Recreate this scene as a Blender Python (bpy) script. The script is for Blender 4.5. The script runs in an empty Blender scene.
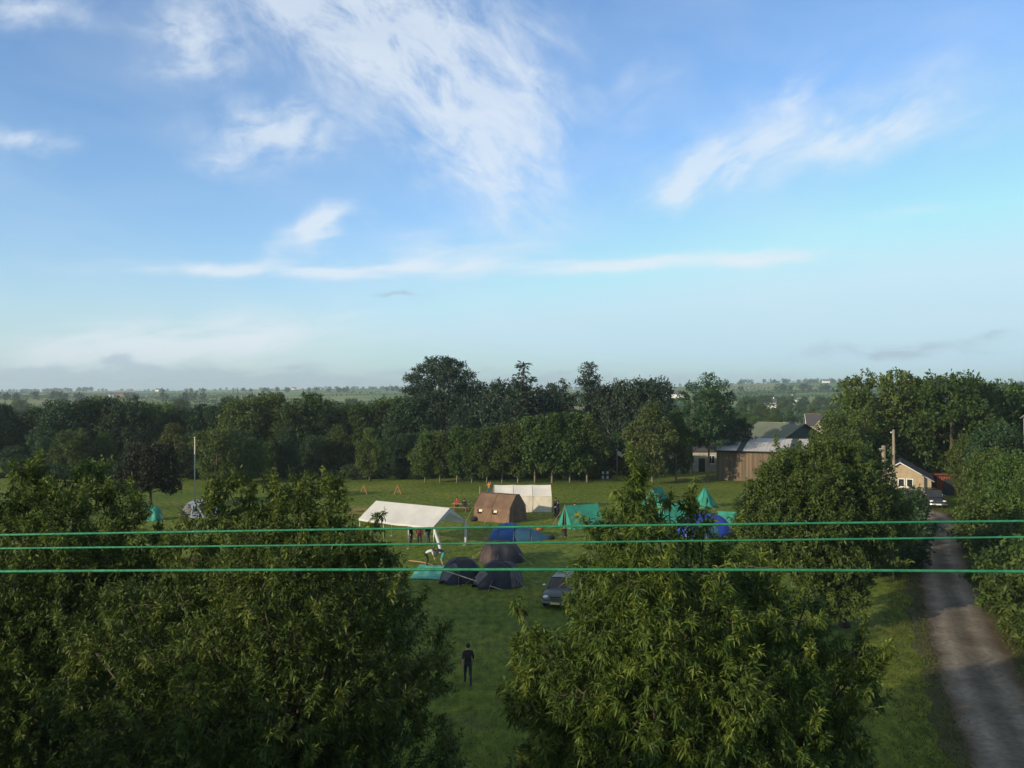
import bpy, bmesh, math, random
import numpy as np
from mathutils import Vector, Matrix

SC = bpy.context.scene
COL = SC.collection
R = math.radians
PI = math.pi
random.seed(7)

# ------------------------------------------------------------------ camera numbers
F, HZ, CH = 886.0, 392.0, 12.0
PITCH = math.atan((HZ - 384.0) / F)

def P(px, py, Y):
    """world point at depth Y seen in direction (px, py) from the lookout"""
    u, v = (px - 512) / F, (384 - py) / F
    yy = math.cos(PITCH) - v * math.sin(PITCH)
    zz = math.sin(PITCH) + v * math.cos(PITCH)
    return Vector((u * Y / yy, Y, CH + zz * Y / yy))

def G(px, py):
    """point of the level ground in that direction"""
    p = P(px, py, 1.0)
    t = CH / (CH - p.z)
    return Vector((p.x * t, t, 0.0))

# ------------------------------------------------------------------ tagging
def tag(o, label=None, cat=None, group=None, kind=None):
    if label: o['label'] = label
    if cat: o['category'] = cat
    if group: o['group'] = group
    if kind: o['kind'] = kind
    return o

def thing(name, label, cat, loc=(0, 0, 0), rz=0.0, group=None, scale=None):
    o = bpy.data.objects.new(name, None)
    COL.objects.link(o)
    o.empty_display_size = 0.3
    o.location = loc
    o.rotation_euler = (0, 0, rz)
    if scale: o.scale = scale if hasattr(scale, '__len__') else (scale,) * 3
    return tag(o, label, cat, group)

def link(name, me, mat=None, parent=None):
    o = bpy.data.objects.new(name, me)
    COL.objects.link(o)
    if mat is not None:
        me.materials.clear(); me.materials.append(mat)
    if parent is not None: o.parent = parent
    return o

def copy_tree(o, parent=None):
    c = o.copy(); COL.objects.link(c)
    if parent is not None: c.parent = parent
    for ch in [x for x in COL.objects if x.parent == o]:
        copy_tree(ch, c)
    return c

# ------------------------------------------------------------------ mesh helper
class MB:
    def __init__(self): self.v, self.f, self.s = [], [], []
    def add(self, verts, faces, smooth=False):
        n = len(self.v)
        self.v += [tuple(p) for p in verts]
        self.f += [tuple(i + n for i in f) for f in faces]
        self.s += [smooth] * len(faces)
        return self
    def box(self, c, s, m=None):
        x, y, z = s[0] / 2, s[1] / 2, s[2] / 2
        vs = [Vector((a * x, b * y, d * z)) for d in (-1, 1) for a, b in ((-1, -1), (1, -1), (1, 1), (-1, 1))]
        if m is not None: vs = [m @ p for p in vs]
        vs = [p + Vector(c) for p in vs]
        return self.add(vs, [(3, 2, 1, 0), (4, 5, 6, 7), (0, 1, 5, 4), (1, 2, 6, 5), (2, 3, 7, 6), (3, 0, 4, 7)])
    def tube(self, pts, rad, n=6, cap=True, smooth=True):
        pts = [Vector(p) for p in pts]
        if not hasattr(rad, '__len__'): rad = [rad] * len(pts)
        vs, fs = [], []
        ref = None
        for i, p in enumerate(pts):
            t = (pts[min(i + 1, len(pts) - 1)] - pts[max(i - 1, 0)])
            t = t.normalized() if t.length > 1e-9 else Vector((0, 0, 1))
            if ref is None: ref = Vector((1, 0, 0)) if abs(t.x) < .8 else Vector((0, 1, 0))
            a = (ref - t * ref.dot(t)).normalized(); b = t.cross(a); ref = a
            for k in range(n):
                w = 2 * PI * k / n
                vs.append(p + (a * math.cos(w) + b * math.sin(w)) * rad[i])
        for i in range(len(pts) - 1):
            for k in range(n):
                k2 = (k + 1) % n
                fs.append((i * n + k, i * n + k2, (i + 1) * n + k2, (i + 1) * n + k))
        if cap:
            fs.append(tuple(reversed(range(n)))); fs.append(tuple(range((len(pts) - 1) * n, len(pts) * n)))
        return self.add(vs, fs, smooth)
    def ball(self, c, r, nu=10, nv=6):
        if not hasattr(r, '__len__'): r = (r, r, r)
        vs, fs = [], []
        for j in range(nv + 1):
            t = PI * j / nv
            for i in range(nu):
                a = 2 * PI * i / nu
                vs.append((c[0] + r[0] * math.sin(t) * math.cos(a), c[1] + r[1] * math.sin(t) * math.sin(a), c[2] + r[2] * math.cos(t)))
        for j in range(nv):
            for i in range(nu):
                i2 = (i + 1) % nu
                fs.append((j * nu + i, (j + 1) * nu + i, (j + 1) * nu + i2, j * nu + i2))
        return self.add(vs, fs, True)
    def lathe(self, prof, n=16, axis='z', smooth=True, c=(0, 0, 0)):
        vs, fs = [], []
        for r, h in prof:
            for k in range(n):
                a = 2 * PI * k / n
                x, y = r * math.cos(a), r * math.sin(a)
                p = (x, y, h) if axis == 'z' else ((h, x, y) if axis == 'x' else (x, h, y))
                vs.append((p[0] + c[0], p[1] + c[1], p[2] + c[2]))
        for j in range(len(prof) - 1):
            for k in range(n):
                k2 = (k + 1) % n
                fs.append((j * n + k, j * n + k2, (j + 1) * n + k2, (j + 1) * n + k))
        return self.add(vs, fs, smooth)
    def grid(self, fn, nu, nv, smooth=True):
        vs = [fn(i / nu, j / nv) for j in range(nv + 1) for i in range(nu + 1)]
        fs = [(j * (nu + 1) + i, j * (nu + 1) + i + 1, (j + 1) * (nu + 1) + i + 1, (j + 1) * (nu + 1) + i) for j in range(nv) for i in range(nu)]
        return self.add(vs, fs, smooth)
    def mesh(self, name):
        me = bpy.data.meshes.new(name)
        me.from_pydata(self.v, [], self.f)
        me.polygons.foreach_set('use_smooth', self.s)
        me.update()
        return me
    def build(self, name, mat, parent=None, bevel=0):
        me = self.mesh(name)
        if bevel:
            bm = bmesh.new(); bm.from_mesh(me)
            bmesh.ops.bevel(bm, geom=list(bm.edges), offset=bevel, segments=2, affect='EDGES', clamp_overlap=True)
            bm.to_mesh(me); bm.free()
        return link(name, me, mat, parent)

# ------------------------------------------------------------------ materials
def lin(c):
    return tuple(x / 12.92 if x <= .04045 else ((x + .055) / 1.055) ** 2.4 for x in c)

MATS = {}
def mat(name, col, rough=.7, col2=None, scale=6.0, detail=5, metal=0.0, spec=.4, bump=0.0, bscale=None, stretch=None, transl=0.0, coord='Object'):
    """noise-mottled surface: col and col2 are linear base colours"""
    m = bpy.data.materials.new(name); m.use_nodes = True
    nt = m.node_tree; N, L = nt.nodes, nt.links
    b = N['Principled BSDF']
    b.inputs['Roughness'].default_value = rough
    b.inputs['Metallic'].default_value = metal
    b.inputs['Specular IOR Level'].default_value = spec
    tc = N.new('ShaderNodeTexCoord'); mp = N.new('ShaderNodeMapping')
    L.new(tc.outputs[coord], mp.inputs[0])
    if stretch: mp.inputs['Scale'].default_value = stretch
    nz = N.new('ShaderNodeTexNoise'); nz.inputs['Scale'].default_value = scale; nz.inputs['Detail'].default_value = detail
    L.new(mp.outputs[0], nz.inputs['Vector'])
    rp = N.new('ShaderNodeValToRGB')
    if col2 is None: col2 = tuple(c * .72 for c in col)
    rp.color_ramp.elements[0].position = .34; rp.color_ramp.elements[0].color = (*col2, 1)
    rp.color_ramp.elements[1].position = .66; rp.color_ramp.elements[1].color = (*col, 1)
    L.new(nz.outputs['Fac'], rp.inputs[0]); L.new(rp.outputs[0], b.inputs['Base Color'])
    if bump:
        n2 = N.new('ShaderNodeTexNoise'); n2.inputs['Scale'].default_value = bscale or scale * 4; n2.inputs['Detail'].default_value = 4
        L.new(mp.outputs[0], n2.inputs['Vector'])
        bp = N.new('ShaderNodeBump'); bp.inputs['Strength'].default_value = bump; bp.inputs['Distance'].default_value = .05
        L.new(n2.outputs['Fac'], bp.inputs['Height']); L.new(bp.outputs[0], b.inputs['Normal'])
    if transl:
        t = N.new('ShaderNodeBsdfTranslucent'); mx = N.new('ShaderNodeMixShader'); mx.inputs[0].default_value = transl
        L.new(rp.outputs[0], t.inputs[0])
        L.new(b.outputs[0], mx.inputs[1]); L.new(t.outputs[0], mx.inputs[2])
        L.new(mx.outputs[0], N['Material Output'].inputs[0])
    MATS[name] = m
    return m

def leaf_mat(name, c0, c1, c2, transl=.3, hue=.02, val=.25, rough=.55):
    """per-leaf variation between three leaf colours, plus a slight shift per tree"""
    m = bpy.data.materials.new(name); m.use_nodes = True
    nt = m.node_tree; N, L = nt.nodes, nt.links
    b = N['Principled BSDF']; b.inputs['Roughness'].default_value = rough; b.inputs['Specular IOR Level'].default_value = .3
    at = N.new('ShaderNodeAttribute'); at.attribute_name = 'leaf'
    rp = N.new('ShaderNodeValToRGB'); e = rp.color_ramp.elements
    e[0].color = (*c0, 1); e[1].color = (*c2, 1); x = e.new(.5); x.color = (*c1, 1)
    L.new(at.outputs['Fac'], rp.inputs[0])
    oi = N.new('ShaderNodeObjectInfo')
    hs = N.new('ShaderNodeHueSaturation')
    mr = N.new('ShaderNodeMapRange'); mr.inputs['To Min'].default_value = .5 - hue; mr.inputs['To Max'].default_value = .5 + hue
    L.new(oi.outputs['Random'], mr.inputs[0]); L.new(mr.outputs[0], hs.inputs['Hue'])
    ml = N.new('ShaderNodeMath'); ml.operation = 'MULTIPLY'; ml.inputs[1].default_value = 7.13
    fr = N.new('ShaderNodeMath'); fr.operation = 'FRACT'
    mv = N.new('ShaderNodeMapRange'); mv.inputs['To Min'].default_value = 1 - val; mv.inputs['To Max'].default_value = 1 + val
    L.new(oi.outputs['Random'], ml.inputs[0]); L.new(ml.outputs[0], fr.inputs[0]); L.new(fr.outputs[0], mv.inputs[0]); L.new(mv.outputs[0], hs.inputs['Value'])
    L.new(rp.outputs[0], hs.inputs['Color']); L.new(hs.outputs[0], b.inputs['Base Color'])
    t = N.new('ShaderNodeBsdfTranslucent'); mx = N.new('ShaderNodeMixShader'); mx.inputs[0].default_value = transl
    L.new(hs.outputs[0], t.inputs[0]); L.new(b.outputs[0], mx.inputs[1]); L.new(t.outputs[0], mx.inputs[2])
    L.new(mx.outputs[0], N['Material Output'].inputs[0])
    MATS[name] = m
    return m

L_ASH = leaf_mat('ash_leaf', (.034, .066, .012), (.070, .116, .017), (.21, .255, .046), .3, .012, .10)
L_WILLOW = leaf_mat('willow_leaf', (.036, .066, .011), (.082, .126, .017), (.245, .275, .048), .3, .008, .08)  # lightest tone raised as painted sunlight on the shoot tips
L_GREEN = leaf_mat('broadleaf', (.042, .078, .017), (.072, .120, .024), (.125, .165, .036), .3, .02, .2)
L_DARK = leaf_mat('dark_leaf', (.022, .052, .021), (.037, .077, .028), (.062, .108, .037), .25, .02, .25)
L_CONIF = leaf_mat('conifer_needle', (.021, .042, .024), (.036, .062, .034), (.056, .086, .042), .15, .015, .2)
L_COPPER = leaf_mat('copper_leaf', (.018, .022, .010), (.028, .032, .013), (.044, .046, .019), .15, .01, .1)
L_OLIVE = leaf_mat('olive_leaf', (.055, .076, .020), (.085, .108, .028), (.13, .15, .042), .3, .012, .12)
BARK = mat('bark', (.115, .088, .062), .9, (.055, .043, .032), 5, bump=.6, stretch=(1, 1, .2))
PALEBARK = mat('pale_bark', (.30, .245, .17), .85, (.16, .125, .085), 3, bump=.4, stretch=(1, 1, .2))
DARKBARK = mat('dark_bark', (.06, .048, .036), .9, (.03, .025, .02), 5, bump=.5)
CANVAS_W = mat('white_canvas', (.78, .74, .67), .8, (.69, .65, .57), 1.1, 6, bump=.08, transl=.12)
CANVAS_CREAM = mat('cream_canvas', (.78, .71, .56), .85, (.64, .57, .44), 1.2, bump=.15, transl=.12)
PE_WHITE = mat('white_sheeting', (.72, .70, .67), .5, (.62, .61, .59), 1.2, 5, bump=.1, bscale=3, transl=.2)
CANVAS_BROWN = mat('brown_canvas', (.19, .115, .072), .9, (.125, .076, .05), 1.6, 6, bump=.2)
CANVAS_BROWN_D = mat('brown_canvas_wall', (.215, .13, .08), .9, (.14, .088, .056), 1.6, 6, bump=.2)
TEAL = mat('teal_canvas', (.045, .33, .235), .8, (.03, .235, .165), 1.5, 5, bump=.15, transl=.15)
TEAL_D = mat('dark_teal_canvas', (.03, .18, .135), .85, (.02, .12, .09), 2, bump=.1)
TARP = mat('teal_tarp', (.12, .47, .33), .7, (.07, .34, .24), 1.8, 5, bump=.25, bscale=4)
BLUE = mat('blue_nylon', (.035, .14, .42), .5, (.025, .10, .32), 1.5, bump=.1, transl=.1)
BLUE_D = mat('teal_blue_nylon', (.03, .10, .17), .5, (.02, .075, .13), 1.5, bump=.1)
BLUE_R = mat('royal_blue_nylon', (.03, .08, .48), .45, (.022, .06, .36), 1.5, bump=.1, transl=.1)
NAVY = mat('navy_nylon', (.027, .027, .038), .6, (.019, .019, .028), 1.6, bump=.1)
GREYNYL = mat('grey_mesh_panel', (.145, .13, .125), .7, (.09, .08, .08), 3, bump=.1)
RUST = mat('rust_panel', (.07, .045, .036), .7, (.05, .034, .03), 3, bump=.1)
GREYTENT = mat('grey_blue_nylon', (.33, .36, .44), .55, (.24, .27, .35), 1.6, bump=.1)
BLACKIN = mat('painted_dark_inside', (.012, .013, .014), .9)  # flat near-black standing in for the shade inside open doors and windows
STEEL = mat('galvanised_steel', (.50, .51, .52), .45, (.40, .41, .42), 6, metal=.7)
WHITEPAINT = mat('white_paint', (.78, .78, .75), .5, (.66, .66, .62), 4)
TIMBER = mat('orange_timber', (.40, .215, .095), .8, (.28, .145, .065), 3, stretch=(1, 6, 6), bump=.2)
POLEWOOD = mat('weathered_pole', (.30, .245, .175), .85, (.19, .155, .11), 4, stretch=(3, 3, .4), bump=.3)
ROPE = mat('pale_rope', (.55, .46, .34), .9, (.42, .35, .26), 10)
WIREG = mat('green_plastic_coating', (.034, .25, .118), .5, (.02, .17, .08), 14, bump=.15, bscale=60)
GLASS = mat('window_glass', (.03, .035, .04), .08, (.02, .024, .028), 2, spec=.8)
BRICKRED = mat('red_steel_cladding', (.22, .06, .035), .8, (.15, .042, .026), 3, stretch=(1, 1, .3), bump=.2)
CREAM = mat('cream_render', (.40, .32, .205), .9, (.33, .26, .17), 2.5, bump=.1)
PALEWALL = mat('pale_render', (.50, .47, .40), .9, (.42, .39, .33), 2.5, bump=.1)
SLATE = mat('slate_roof', (.085, .08, .085), .7, (.055, .053, .058), 3, stretch=(1, 1, 4), bump=.3)
RIDGETILE = mat('ridge_tile', (.22, .09, .06), .8)
BROWNCLAD = mat('brown_cladding', (.185, .135, .088), .85, (.115, .082, .054), .9, 6, stretch=(3.2, 1, .18), bump=.1)
GREYROOF = mat('grey_sheet_roof', (.58, .565, .54), .85, (.48, .47, .45), .6, 6, spec=.15, stretch=(1, .5, 1), bump=.1)
GREENROOF = mat('green_sheet_roof', (.165, .185, .125), .7, (.125, .145, .10), .5, 6, bump=.1)
GREENCLAD = mat('dark_green_cladding', (.035, .055, .045), .6, (.025, .04, .033), 1, stretch=(4, 4, .3))
TRIM_D = mat('dark_trim', (.03, .03, .03), .6)
RUBBER = mat('tyre_rubber', (.022, .022, .022), .85)
CARGREY = mat('grey_car_paint', (.11, .125, .12), .35, (.10, .112, .108), 2, metal=.3, spec=.6)
CARBLACK = mat('black_car_paint', (.018, .02, .024), .25, (.014, .016, .02), 2, spec=.7)
CHROME = mat('bright_trim', (.75, .76, .78), .22, (.65, .66, .68), 5, metal=.9)
LAMPGLASS = mat('lamp_glass', (.78, .80, .82), .12, (.62, .64, .66), 14, spec=.8)
PLATE = mat('number_plate', (.70, .55, .22), .5, (.62, .48, .18), 4)
AMBER = mat('amber_lens', (.6, .2, .02), .25)
SKIN = mat('skin', (.46, .27, .19), .6, (.40, .23, .16), 8)
HAIR = mat('dark_hair', (.02, .014, .01), .6, (.012, .009, .007), 20)
CLOTH = {k: mat('cloth_' + k, c, .9, tuple(x * .75 for x in c), 5, bump=.15) for k, c in dict(
    black=(.016, .015, .018), navy=(.025, .032, .07), maroon=(.13, .02, .025), red=(.42, .045, .03), white=(.74, .74, .74),
    blue=(.04, .09, .28), brown=(.12, .07, .045), denim=(.06, .09, .15), orange=(.5, .16, .05), teal=(.06, .36, .31), charcoal=(.035, .035, .04)).items()}
SHOE = mat('shoe', (.05, .045, .045), .7)

# ------------------------------------------------------------------ foliage
def leaves_mesh(name, c, ax, M, ll, lw, rng, a=.55, b=.85, droop=.25, clen=.25, jit=.05, near=False, cv=None):
    """one leafy crown: M leaves round each shoot end c with direction ax"""
    n = len(c)
    cc = np.repeat(c, M, 0); aa = np.repeat(ax, M, 0)
    K = n * M
    pos = cc + aa * (rng.random((K, 1)) - .7) * clen + rng.normal(0, jit, (K, 3))
    rv = rng.normal(0, 1, (K, 3)); rv /= np.linalg.norm(rv, axis=1, keepdims=True)
    d = aa * a + rv * b; d[:, 2] -= droop * .5
    d /= np.linalg.norm(d, axis=1, keepdims=True)
    r2 = rng.normal(0, 1, (K, 3)) * .55 + np.array((0, 0, .85)) + aa * .35
    sd = np.cross(d, r2); sd /= np.linalg.norm(sd, axis=1, keepdims=True) + 1e-9
    nm = np.cross(sd, d)
    le = ll * (.65 + .7 * rng.random((K, 1))); wi = lw * (.7 + .6 * rng.random((K, 1)))
    dn = np.array((0, 0, -1.0))
    mid = pos + d * le * .48 + dn * le * droop * .08
    tip = pos + d * le + dn * le * droop * .45
    lft = mid + sd * wi * .5 + nm * wi * .12
    rgt = mid - sd * wi * .5 + nm * wi * .12
    if near:
        V = np.stack([pos, rgt, mid - nm * wi * .05, lft, tip], 1).reshape(-1, 3)
        base = (np.arange(K) * 5)[:, None]
        T = np.array([[0, 1, 2], [0, 2, 3], [2, 1, 4], [2, 4, 3]]).reshape(1, -1)
        idx = (base + T).reshape(-1); nf = K * 4; fs = 3; vp = 5
    else:
        V = np.stack([pos, rgt, tip, lft], 1).reshape(-1, 3)
        idx = ((np.arange(K) * 4)[:, None] + np.array([[0, 1, 2, 3]])).reshape(-1); nf = K; fs = 4; vp = 4
    me = bpy.data.meshes.new(name)
    me.vertices.add(len(V)); me.vertices.foreach_set('co', V.astype(np.float32).ravel())
    me.loops.add(len(idx)); me.loops.foreach_set('vertex_index', idx.astype(np.int32))
    me.polygons.add(nf); me.polygons.foreach_set('loop_start', (np.arange(nf) * fs).astype(np.int32))
    me.polygons.foreach_set('loop_total', np.full(nf, fs, np.int32))
    at = me.attributes.new('leaf', 'FLOAT', 'POINT')
    base_v = rng.random(n) if cv is None else cv
    val = np.clip(np.repeat(base_v, M) * .6 + rng.random(K) * .4, 0, 1)
    at.data.foreach_set('value', np.repeat(val, vp).astype(np.float32))
    me.update(); me.validate()
    return me

def shoots(lobes, spacing, rng, shell=.45, up=.35, rim=.72, zmin=None, flat=1.0):
    """shoot ends spread through the outer shell of a set of ellipsoid boughs"""
    Lb = np.array(lobes, float)
    P_, A_, V_ = [], [], []
    for i, l in enumerate(Lb):
        r = (l[3] * l[4] * l[5]) ** (1 / 3)
        n = max(4, int(4 * PI * r * r / spacing ** 2 * 1.5))
        d = rng.normal(0, 1, (n, 3)); d /= np.linalg.norm(d, axis=1, keepdims=True)
        k = 1 - shell * rng.random((n, 1)) ** 1.6 + rng.normal(0, .07, (n, 1))
        p = l[:3] + d * l[3:6] * k
        keep = np.ones(n, bool)
        for j, q in enumerate(Lb):
            if j != i and np.linalg.norm(q[:3] - l[:3]) < max(q[3:6]) + max(l[3:6]):
                keep &= (((p - q[:3]) / q[3:6]) ** 2).sum(1) > rim ** 2
        if zmin is not None: keep &= p[:, 2] > zmin
        a = d.copy(); a[:, 2] = a[:, 2] * flat + up; a /= np.linalg.norm(a, axis=1, keepdims=True)
        P_.append(p[keep]); A_.append(a[keep])
        V_.append(np.clip(rng.normal(.42, .2) + rng.normal(0, .2, keep.sum()), 0, 1))
    return np.concatenate(P_), np.concatenate(A_), np.concatenate(V_)

def profile_lobes(H, base, Rad, n, rng, prof, size=(.26, .44), flat=.8):
    out = []
    for i in range(n):
        t = (i + rng.random()) / n
        pr = prof(t)
        a = i * 2.39996 + rng.normal(0, .5)
        rr = Rad * pr * (.25 + .55 * math.sqrt(rng.random()))
        s = Rad * rng.uniform(*size) * (.55 + .45 * pr)
        z = base + (H - base) * t
        z = min(z, H - s * flat * .9)
        out.append((rr * math.cos(a), rr * math.sin(a), z, s, s, s * flat))
    return out

def trunk_mesh(name, H, r0, lobes, rng, fork=.35, nlimb=14, twigs=None, lean=(0, 0), sides=7, straight=False):
    mb = MB()
    top = H * .82
    pts, rad = [], []
    ph = rng.random() * 6
    for i in range(8):
        t = i / 7
        w = 0 if straight else .02 * H
        pts.append((lean[0] * t + w * math.sin(t * 4 + ph) * t, lean[1] * t + w * math.cos(t * 3 + ph) * t, top * t))
        rad.append(r0 * (1.25 if i == 0 else 1) * (1 - .86 * t))
    mb.tube(pts, rad, sides)
    sel = list(range(len(lobes))); rng.shuffle(sel)
    for k in sel[:nlimb]:
        l = lobes[k]
        zt = min(max(l[2] * rng.uniform(.45, .75), H * fork * .7), top * .95)
        t = zt / top; i = min(int(t * 7), 6); f = t * 7 - i
        s = Vector(pts[i]).lerp(Vector(pts[i + 1]), f)
        e = Vector(l[:3])
        m = s.lerp(e, .5) + Vector((rng.normal(0, .04), rng.normal(0, .04), -.06)) * (e - s).length
        rr = max(r0 * .42 * (1 - .7 * t), r0 * .1)
        mb.tube([s, m, e], [rr, rr * .65, rr * .22], 5)
    if twigs is not None:
        for e, s in twigs: mb.tube([s, (Vector(s) + Vector(e)) / 2 + Vector((0, 0, -.04)), e], [.014, .009, .005], 4)
    return mb.mesh(name)

ROUND = lambda t: max(.25, math.sin(PI * (.10 + .80 * t))) ** .75
OVAL = lambda t: max(.22, math.sin(PI * (.16 + .80 * t))) ** .9
CONE = lambda t: max(.08, 1.02 - t)
VASE = lambda t: max(.3, math.sin(PI * (.05 + .72 * t)))

def make_kind(key, H, base, Rad, nl, seed, prof, spacing, M, ll, lw, trunk_r, size=(.26, .44), flat=.8, droop=.25, shell=.5, up=.35, nlimb=12, sides=6, near=False, a=.55, b=.85):
    rng = np.random.default_rng(seed)
    lb = profile_lobes(H, base, Rad, nl, rng, prof, size, flat)
    c, ax, cv = shoots(lb, spacing, rng, shell, up)
    cm = leaves_mesh('crown_' + key, c, ax, M, ll, lw, rng, a, b, droop, ll, ll * .3, near, cv)
    tm = trunk_mesh('trunk_' + key, H, trunk_r, lb, rng, nlimb=nlimb, sides=sides)
    return dict(H=H, R=Rad, crown=cm, trunk=tm)

def conifer_kind(key, H, base, Rad, tiers, seed, ll=.5, droop=.2, broken=.25, per=7, spacing=.55):
    """tiered evergreen: flat sprays on each bough"""
    rng = np.random.default_rng(seed)
    lb = []
    for i in range(tiers):
        t = i / (tiers - 1)
        z = base + (H * .97 - base) * t
        rr = Rad * (1 - t) ** .85 + .25
        n = max(1, int(per * (1 - t) + 1.5))
        a0 = rng.random() * 6
        for k in range(n):
            a = a0 + 2 * PI * k / n + rng.normal(0, .2)
            q = rr * (1 - broken * rng.random())
            s = max(.35, q * .42)
            lb.append((math.cos(a) * q * .6, math.sin(a) * q * .6, z - q * droop + rng.normal(0, .15), s * 1.05, s * 1.05, max(.28, s * .42)))
    c, ax, cv = shoots(lb, spacing, rng, .6, -.05, .6)
    cm = leaves_mesh('crown_' + key, c, ax, 6, ll, ll * .42, rng, .8, .7, .35, ll, ll * .3, False, cv)
    tm = trunk_mesh('trunk_' + key, H * 1.15, .3, lb, rng, nlimb=14, sides=6, straight=True)
    return dict(H=H, R=Rad, crown=cm, trunk=tm)

def pine_kind(key, H, seed, pads, ll=.42, trunk_r=.42):
    """open-limbed pine with separate flat-bottomed pads of needles"""
    rng = np.random.default_rng(seed)
    c, ax, cv = shoots(pads, .55, rng, .55, .5, .6)
    cm = leaves_mesh('crown_' + key, c, ax, 7, ll, ll * .4, rng, .6, .8, .05, ll, ll * .3, False, cv)
    tm = trunk_mesh('trunk_' + key, H, trunk_r, pads, rng, fork=.4, nlimb=len(pads), sides=7)
    return dict(H=H, R=5, crown=cm, trunk=tm)

def place(kind, name, label, cat, group, loc, top=None, s=None, leaf=None, bark=BARK, rz=None, sx=1.0):
    """a tree of its own: Empty at its foot with a trunk and a crown"""
    k = s if s else top / kind['H']
    t = thing(name, label, cat, loc, random.uniform(0, 6.28) if rz is None else rz, group, (k * sx, k * sx, k))
    cr = bpy.data.objects.new('crown', kind['crown']); tr = bpy.data.objects.new('trunk', kind['trunk'])
    for o, m in ((cr, leaf), (tr, bark)):
        COL.objects.link(o); o.parent = t
        if not o.data.materials: o.data.materials.append(m)
        o.material_slots[0].link = 'OBJECT'; o.material_slots[0].material = m
    return t

# ------------------------------------------------------------------ terrain
def hill(x, y):
    d = math.hypot(x, y)
    if d < 230: return 0.0
    t = min(1.0, (d - 230) / 2600.0)
    s = t * t * (3 - 2 * t)
    ang = math.atan2(x, y)
    ridge = 13 + 24 * math.exp(-((ang - .33) / .20) ** 2) + 9 * math.exp(-((ang + .12) / .16) ** 2) + 9 * math.exp(-((ang - .62) / .2) ** 2)
    h = ridge * s
    h += s * (2.6 * math.sin(x * .0061 + 1.3) * math.cos(y * .0047) + 1.8 * math.sin(x * .013 + y * .009))
    h -= 5.0 * math.exp(-((d - 620) / 260.0) ** 2) * (1 if d > 230 else 0)
    return h * min(1.0, (d - 230) / 120.0)

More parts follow.
